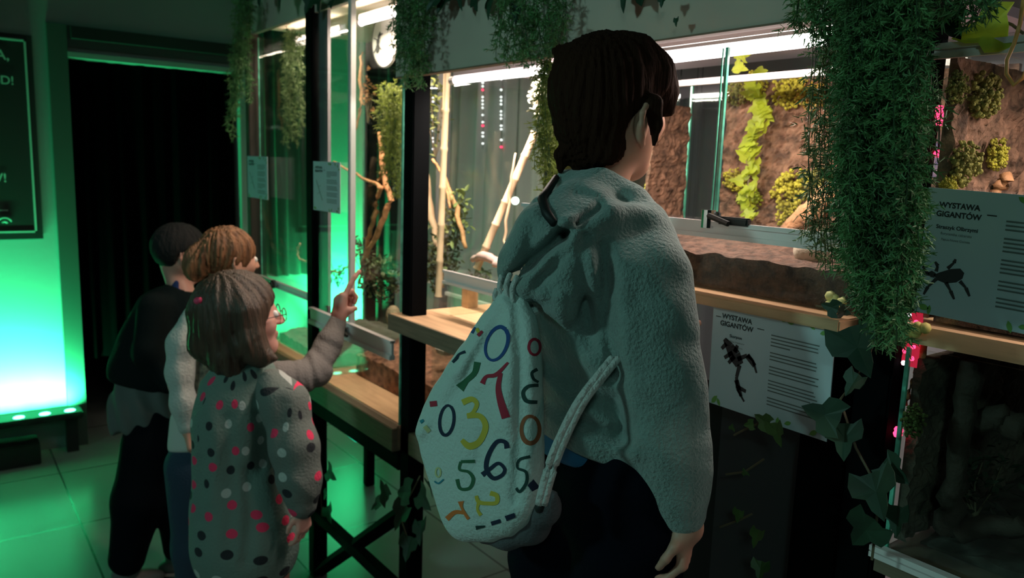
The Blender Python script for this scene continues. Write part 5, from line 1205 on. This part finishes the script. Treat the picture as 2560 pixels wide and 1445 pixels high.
ax_ = q2w(Q(735, 1120, 1.875)); rel = (ax_.x-GIRL['_o'][0], ax_.y-GIRL['_o'][1], 0)
S = SDF(); S.chain([(Q(680, 968, 1.92), .046), (Q(712, 1010, 1.89), .054), (Q(736, 1120, 1.87), .054), (Q(748, 1200, 1.865), .048), (Q(756, 1262, 1.86), .034)], .03)
S.fold([(705, 1010), (700, 1120), (715, 1230)], -.006, .012, 1.88); S.fold([(730, 1200), (780, 1240)], .004, .010, 1.88)
M_dots2 = dotted('grey_fabric_with_dots_sleeve', (.13, .15, .135), rel); M_dots2.node_tree.nodes['Math.001'].inputs[1].default_value = .052
S.build('sleeve', M_dots2, GIRL, .005)
S = SDF(); S.chain([(Q(690, 945, 1.985), .044), (Q(745, 945, 2.03), .043), (el, .041), (Q(822, 860, 2.13), .033), (Q(843, 808, 2.165), .025)], .025)
for pts in ([(735, 905), (745, 985)], [(770, 895), (785, 965)], [(790, 880), (830, 915)], [(800, 850), (845, 870)], [(755, 900), (765, 980)]): S.fold(pts, -.005, .007, 2.08)
S.fold([(780, 890), (800, 950)], .004, .007, 2.08); S.build('raised_sleeve', M_knit, GIRL, .005)['label'] = 'plain grey-brown sleeve of the raised arm'

# ================= blond child behind
B = 2.28
hb = Q(520, 1130, B); g = q2w(hb)
KID = thing('person', (g.x, g.y, 0), 'child with golden blond hair and pale sleeve, between the girl and the dark-haired child', 'person')
MK = frame3((.75, -.05, .66)); Hk = Q(575, 645, B)
S = SDF(); P = head(S, Hk, MK, .80); S.rc(P(0, -.07, -.02), Q(550, 790, B), .032, .04, .02)
S.chain([(Q(545, 830, B), .05), (Q(530, 960, B), .06), (hb, .06)], .03)
anK = legs(S, [hb+np.array([-.05, 0, 0]), hb+np.array([.05, 0, .02])], r=(.058, .045, .034))
S.chain([(Q(480, 840, B-.06), .033), (Q(450, 960, B-.08), .028), (Q(468, 1070, B-.08), .02)], .02); hand(S, Q(470, 1078, B-.08), (.1, -1, 0), (.8, 0, .3), .6)
S.chain([(Q(610, 840, B+.06), .033), (Q(640, 950, B+.1), .028), (Q(680, 980, B+.15), .02)], .02); hand(S, Q(682, 980, B+.15), (1, 0, .3), (0, -1, 0), .6)
S.build('body', M_skin, KID, .005); eyes(KID, P, MK, .80)
S = SDF(); S.ell(P(0, .022, -.015), (.072, .074, .082), MK, .01); S.ell(P(0, -.05, .090), (.10, .062, .048), MK, .01, 's')
S.ell(P(0, -.03, -.12), (.035, .05, .035), MK, .03); S.disp(meridian(P(0, .02, -.02), MK, .006, 24)); S.build('hair', M_hairy, KID, .0042)
S = SDF(); S.chain([(Q(548, 780, B), .06), (Q(542, 850, B), .095), (Q(530, 960, B), .095), (Q(522, 1100, B), .095)], .03, kz=.8); S.cut(Q(500, 1105, B), (.0, 1, 0))
S.chain([(Q(610, 840, B+.06), .048), (Q(640, 950, B+.1), .040), (Q(675, 978, B+.14), .03)], .03)
S.build('jacket', M_leo, KID, .006)
S = SDF(); S.chain([(Q(492, 795, B-.06), .040), (Q(458, 860, B-.08), .040), (Q(450, 930, B-.085), .034), (Q(460, 1010, B-.085), .032), (Q(468, 1065, B-.08), .026)], .03); S.fold([(460, 800), (440, 900), (455, 1000)], .004, .01, B); S.build('sleeve', M_wsleeve, KID, .005)['label'] = 'pale knitted sleeve'
S = SDF(); S.chain([(Q(500, 1060, B), .085), (Q(498, 1110, B), .088)], .03, kz=.8); S.cut(Q(480, 1122, B), (-.1, 1, 0)); S.build('shirt', mat('white_shirt', (.55, .55, .52), .9), KID, .006)
S = SDF(); S.chain([(Q(515, 1110, B), .075), (Q(520, 1180, B), .082)], .03, kz=.8); legs(S, [hb+np.array([-.045, -.04, 0]), hb+np.array([.05, -.04, .02])], r=(.078, .062, .05), fz=.04); S.build('jeans', M_jeans, KID, .007)
for a in anK: shoe(KID, a, (.7, 0, .5), .85)

# ================= dark-haired child at the left
E_ = 2.62
he = Q(400, 1050, E_); g = q2w(he)
K2 = thing('person', (g.x, g.y, 0), 'dark-haired child in dark jacket and dark trousers, leftmost of the four children', 'person')
M2 = frame3((.80, -.12, .58)); H2 = Q(452, 632, E_)
S = SDF(); P = head(S, H2, M2, .84); S.rc(P(0, -.07, -.02), Q(458, 740, E_), .034, .042, .02)
S.chain([(Q(430, 790, E_), .06), (Q(405, 920, E_), .066), (he, .06)], .03)
S.chain([(Q(378, 1120, E_-.03), .055), (Q(350, 1240, E_-.03), .045), (Q(318, 1395, E_-.03), .034)], .03)
S.chain([(Q(430, 1120, E_+.03), .055), (Q(440, 1240, E_+.03), .052), (Q(446, 1375, E_+.10), .036)], .03)
S.chain([(Q(390, 770, E_-.1), .034), (Q(385, 900, E_-.12), .03), (Q(440, 960, E_-.1), .022)], .02); hand(S, Q(444, 962, E_-.1), (1, -.2, 0), (0, -1, 0), .6)
S.chain([(Q(470, 770, E_+.1), .034), (Q(500, 880, E_+.15), .03), (Q(560, 930, E_+.2), .022)], .02); hand(S, Q(562, 932, E_+.2), (1, -.1, 0), (0, -1, 0), .6)
S.build('body', M_skinp, K2, .006); eyes(K2, P, M2, .84)
S = SDF(); S.ell(P(0, .022, -.012), (.077, .082, .089), M2, .01); S.ell(P(0, -.055, .090), (.12, .08, .060), M2, .01, 's'); S.ell(P(-.09, -.03, .0), (.035, .036, .024), M2, .006, 's')
S.disp(meridian(P(0, .03, -.01), M2, .003, 26)); S.build('hair', M_hairk, K2, .005)
S = SDF(); S.chain([(Q(455, 752, E_), .062), (Q(425, 790, E_), .105), (Q(395, 870, E_), .125), (Q(375, 930, E_), .125), (Q(375, 985, E_), .115)], .03, kz=.85); S.cut(Q(300, 945, E_), (.25, 1, 0))
S.rc(Q(470, 680, E_), Q(460, 750, E_), .045, .045, .01, 's')
S.chain([(Q(385, 770, E_-.1), .050), (Q(372, 880, E_-.12), .046), (Q(425, 955, E_-.11), .034)], .03); S.chain([(Q(470, 770, E_+.1), .05), (Q(500, 880, E_+.15), .042), (Q(550, 925, E_+.19), .034)], .03)
S.disp(lambda X, Y, Z: -.005*snoise(X, Y, Z, 22, 18, 22, 6)); S.build('jacket', M_jacket, K2, .007)
S = SDF(); S.chain([(Q(455, 715, E_), .044), (Q(462, 735, E_), .050)], .02); S.rc(Q(480, 680, E_), Q(462, 745, E_), .040, .042, .008, 's'); S.build('collar', mat('blue_collar', (.01, .03, .14), .8), K2, .005)['label'] = 'dark blue collar'
S = SDF(); S.chain([(Q(385, 930, E_), .105), (Q(372, 1000, E_), .112), (Q(362, 1050, E_), .11)], .03, kz=.85); S.cut(Q(300, 1078, E_), (-.06, 1, 0)); S.disp(lambda X, Y, Z: -.006*np.sin(X*90+Y*25)); S.build('shirt', M_lgrey, K2, .006)['label'] = 'light grey shirt hanging out under the jacket'
S = SDF(); S.chain([(Q(385, 1010, E_), .09), (Q(395, 1080, E_), .102)], .03, kz=.9)
S.chain([(Q(372, 1120, E_-.03), .088), (Q(348, 1250, E_-.04), .080), (Q(318, 1392, E_-.03), .060)], .03); S.chain([(Q(430, 1120, E_+.03), .088), (Q(440, 1250, E_+.04), .068), (Q(448, 1365, E_+.10), .052)], .03)
S.disp(lambda X, Y, Z: -.005*snoise(X, Y, Z, 24, 24, 24, 7)); S.build('trousers', mat('black_trousers', (.004, .006, .009), .9, spec=.05), K2, .007)
for px, py, dz in ((312, 1400, -.03), (446, 1385, .10)): shoe(K2, Q(px, py, E_+dz), (.8, 0, .4), .9, mat('grey_trainers', (.14, .14, .14), .6))
for o in bpy.data.objects:
    if '_o' in o: del o['_o']
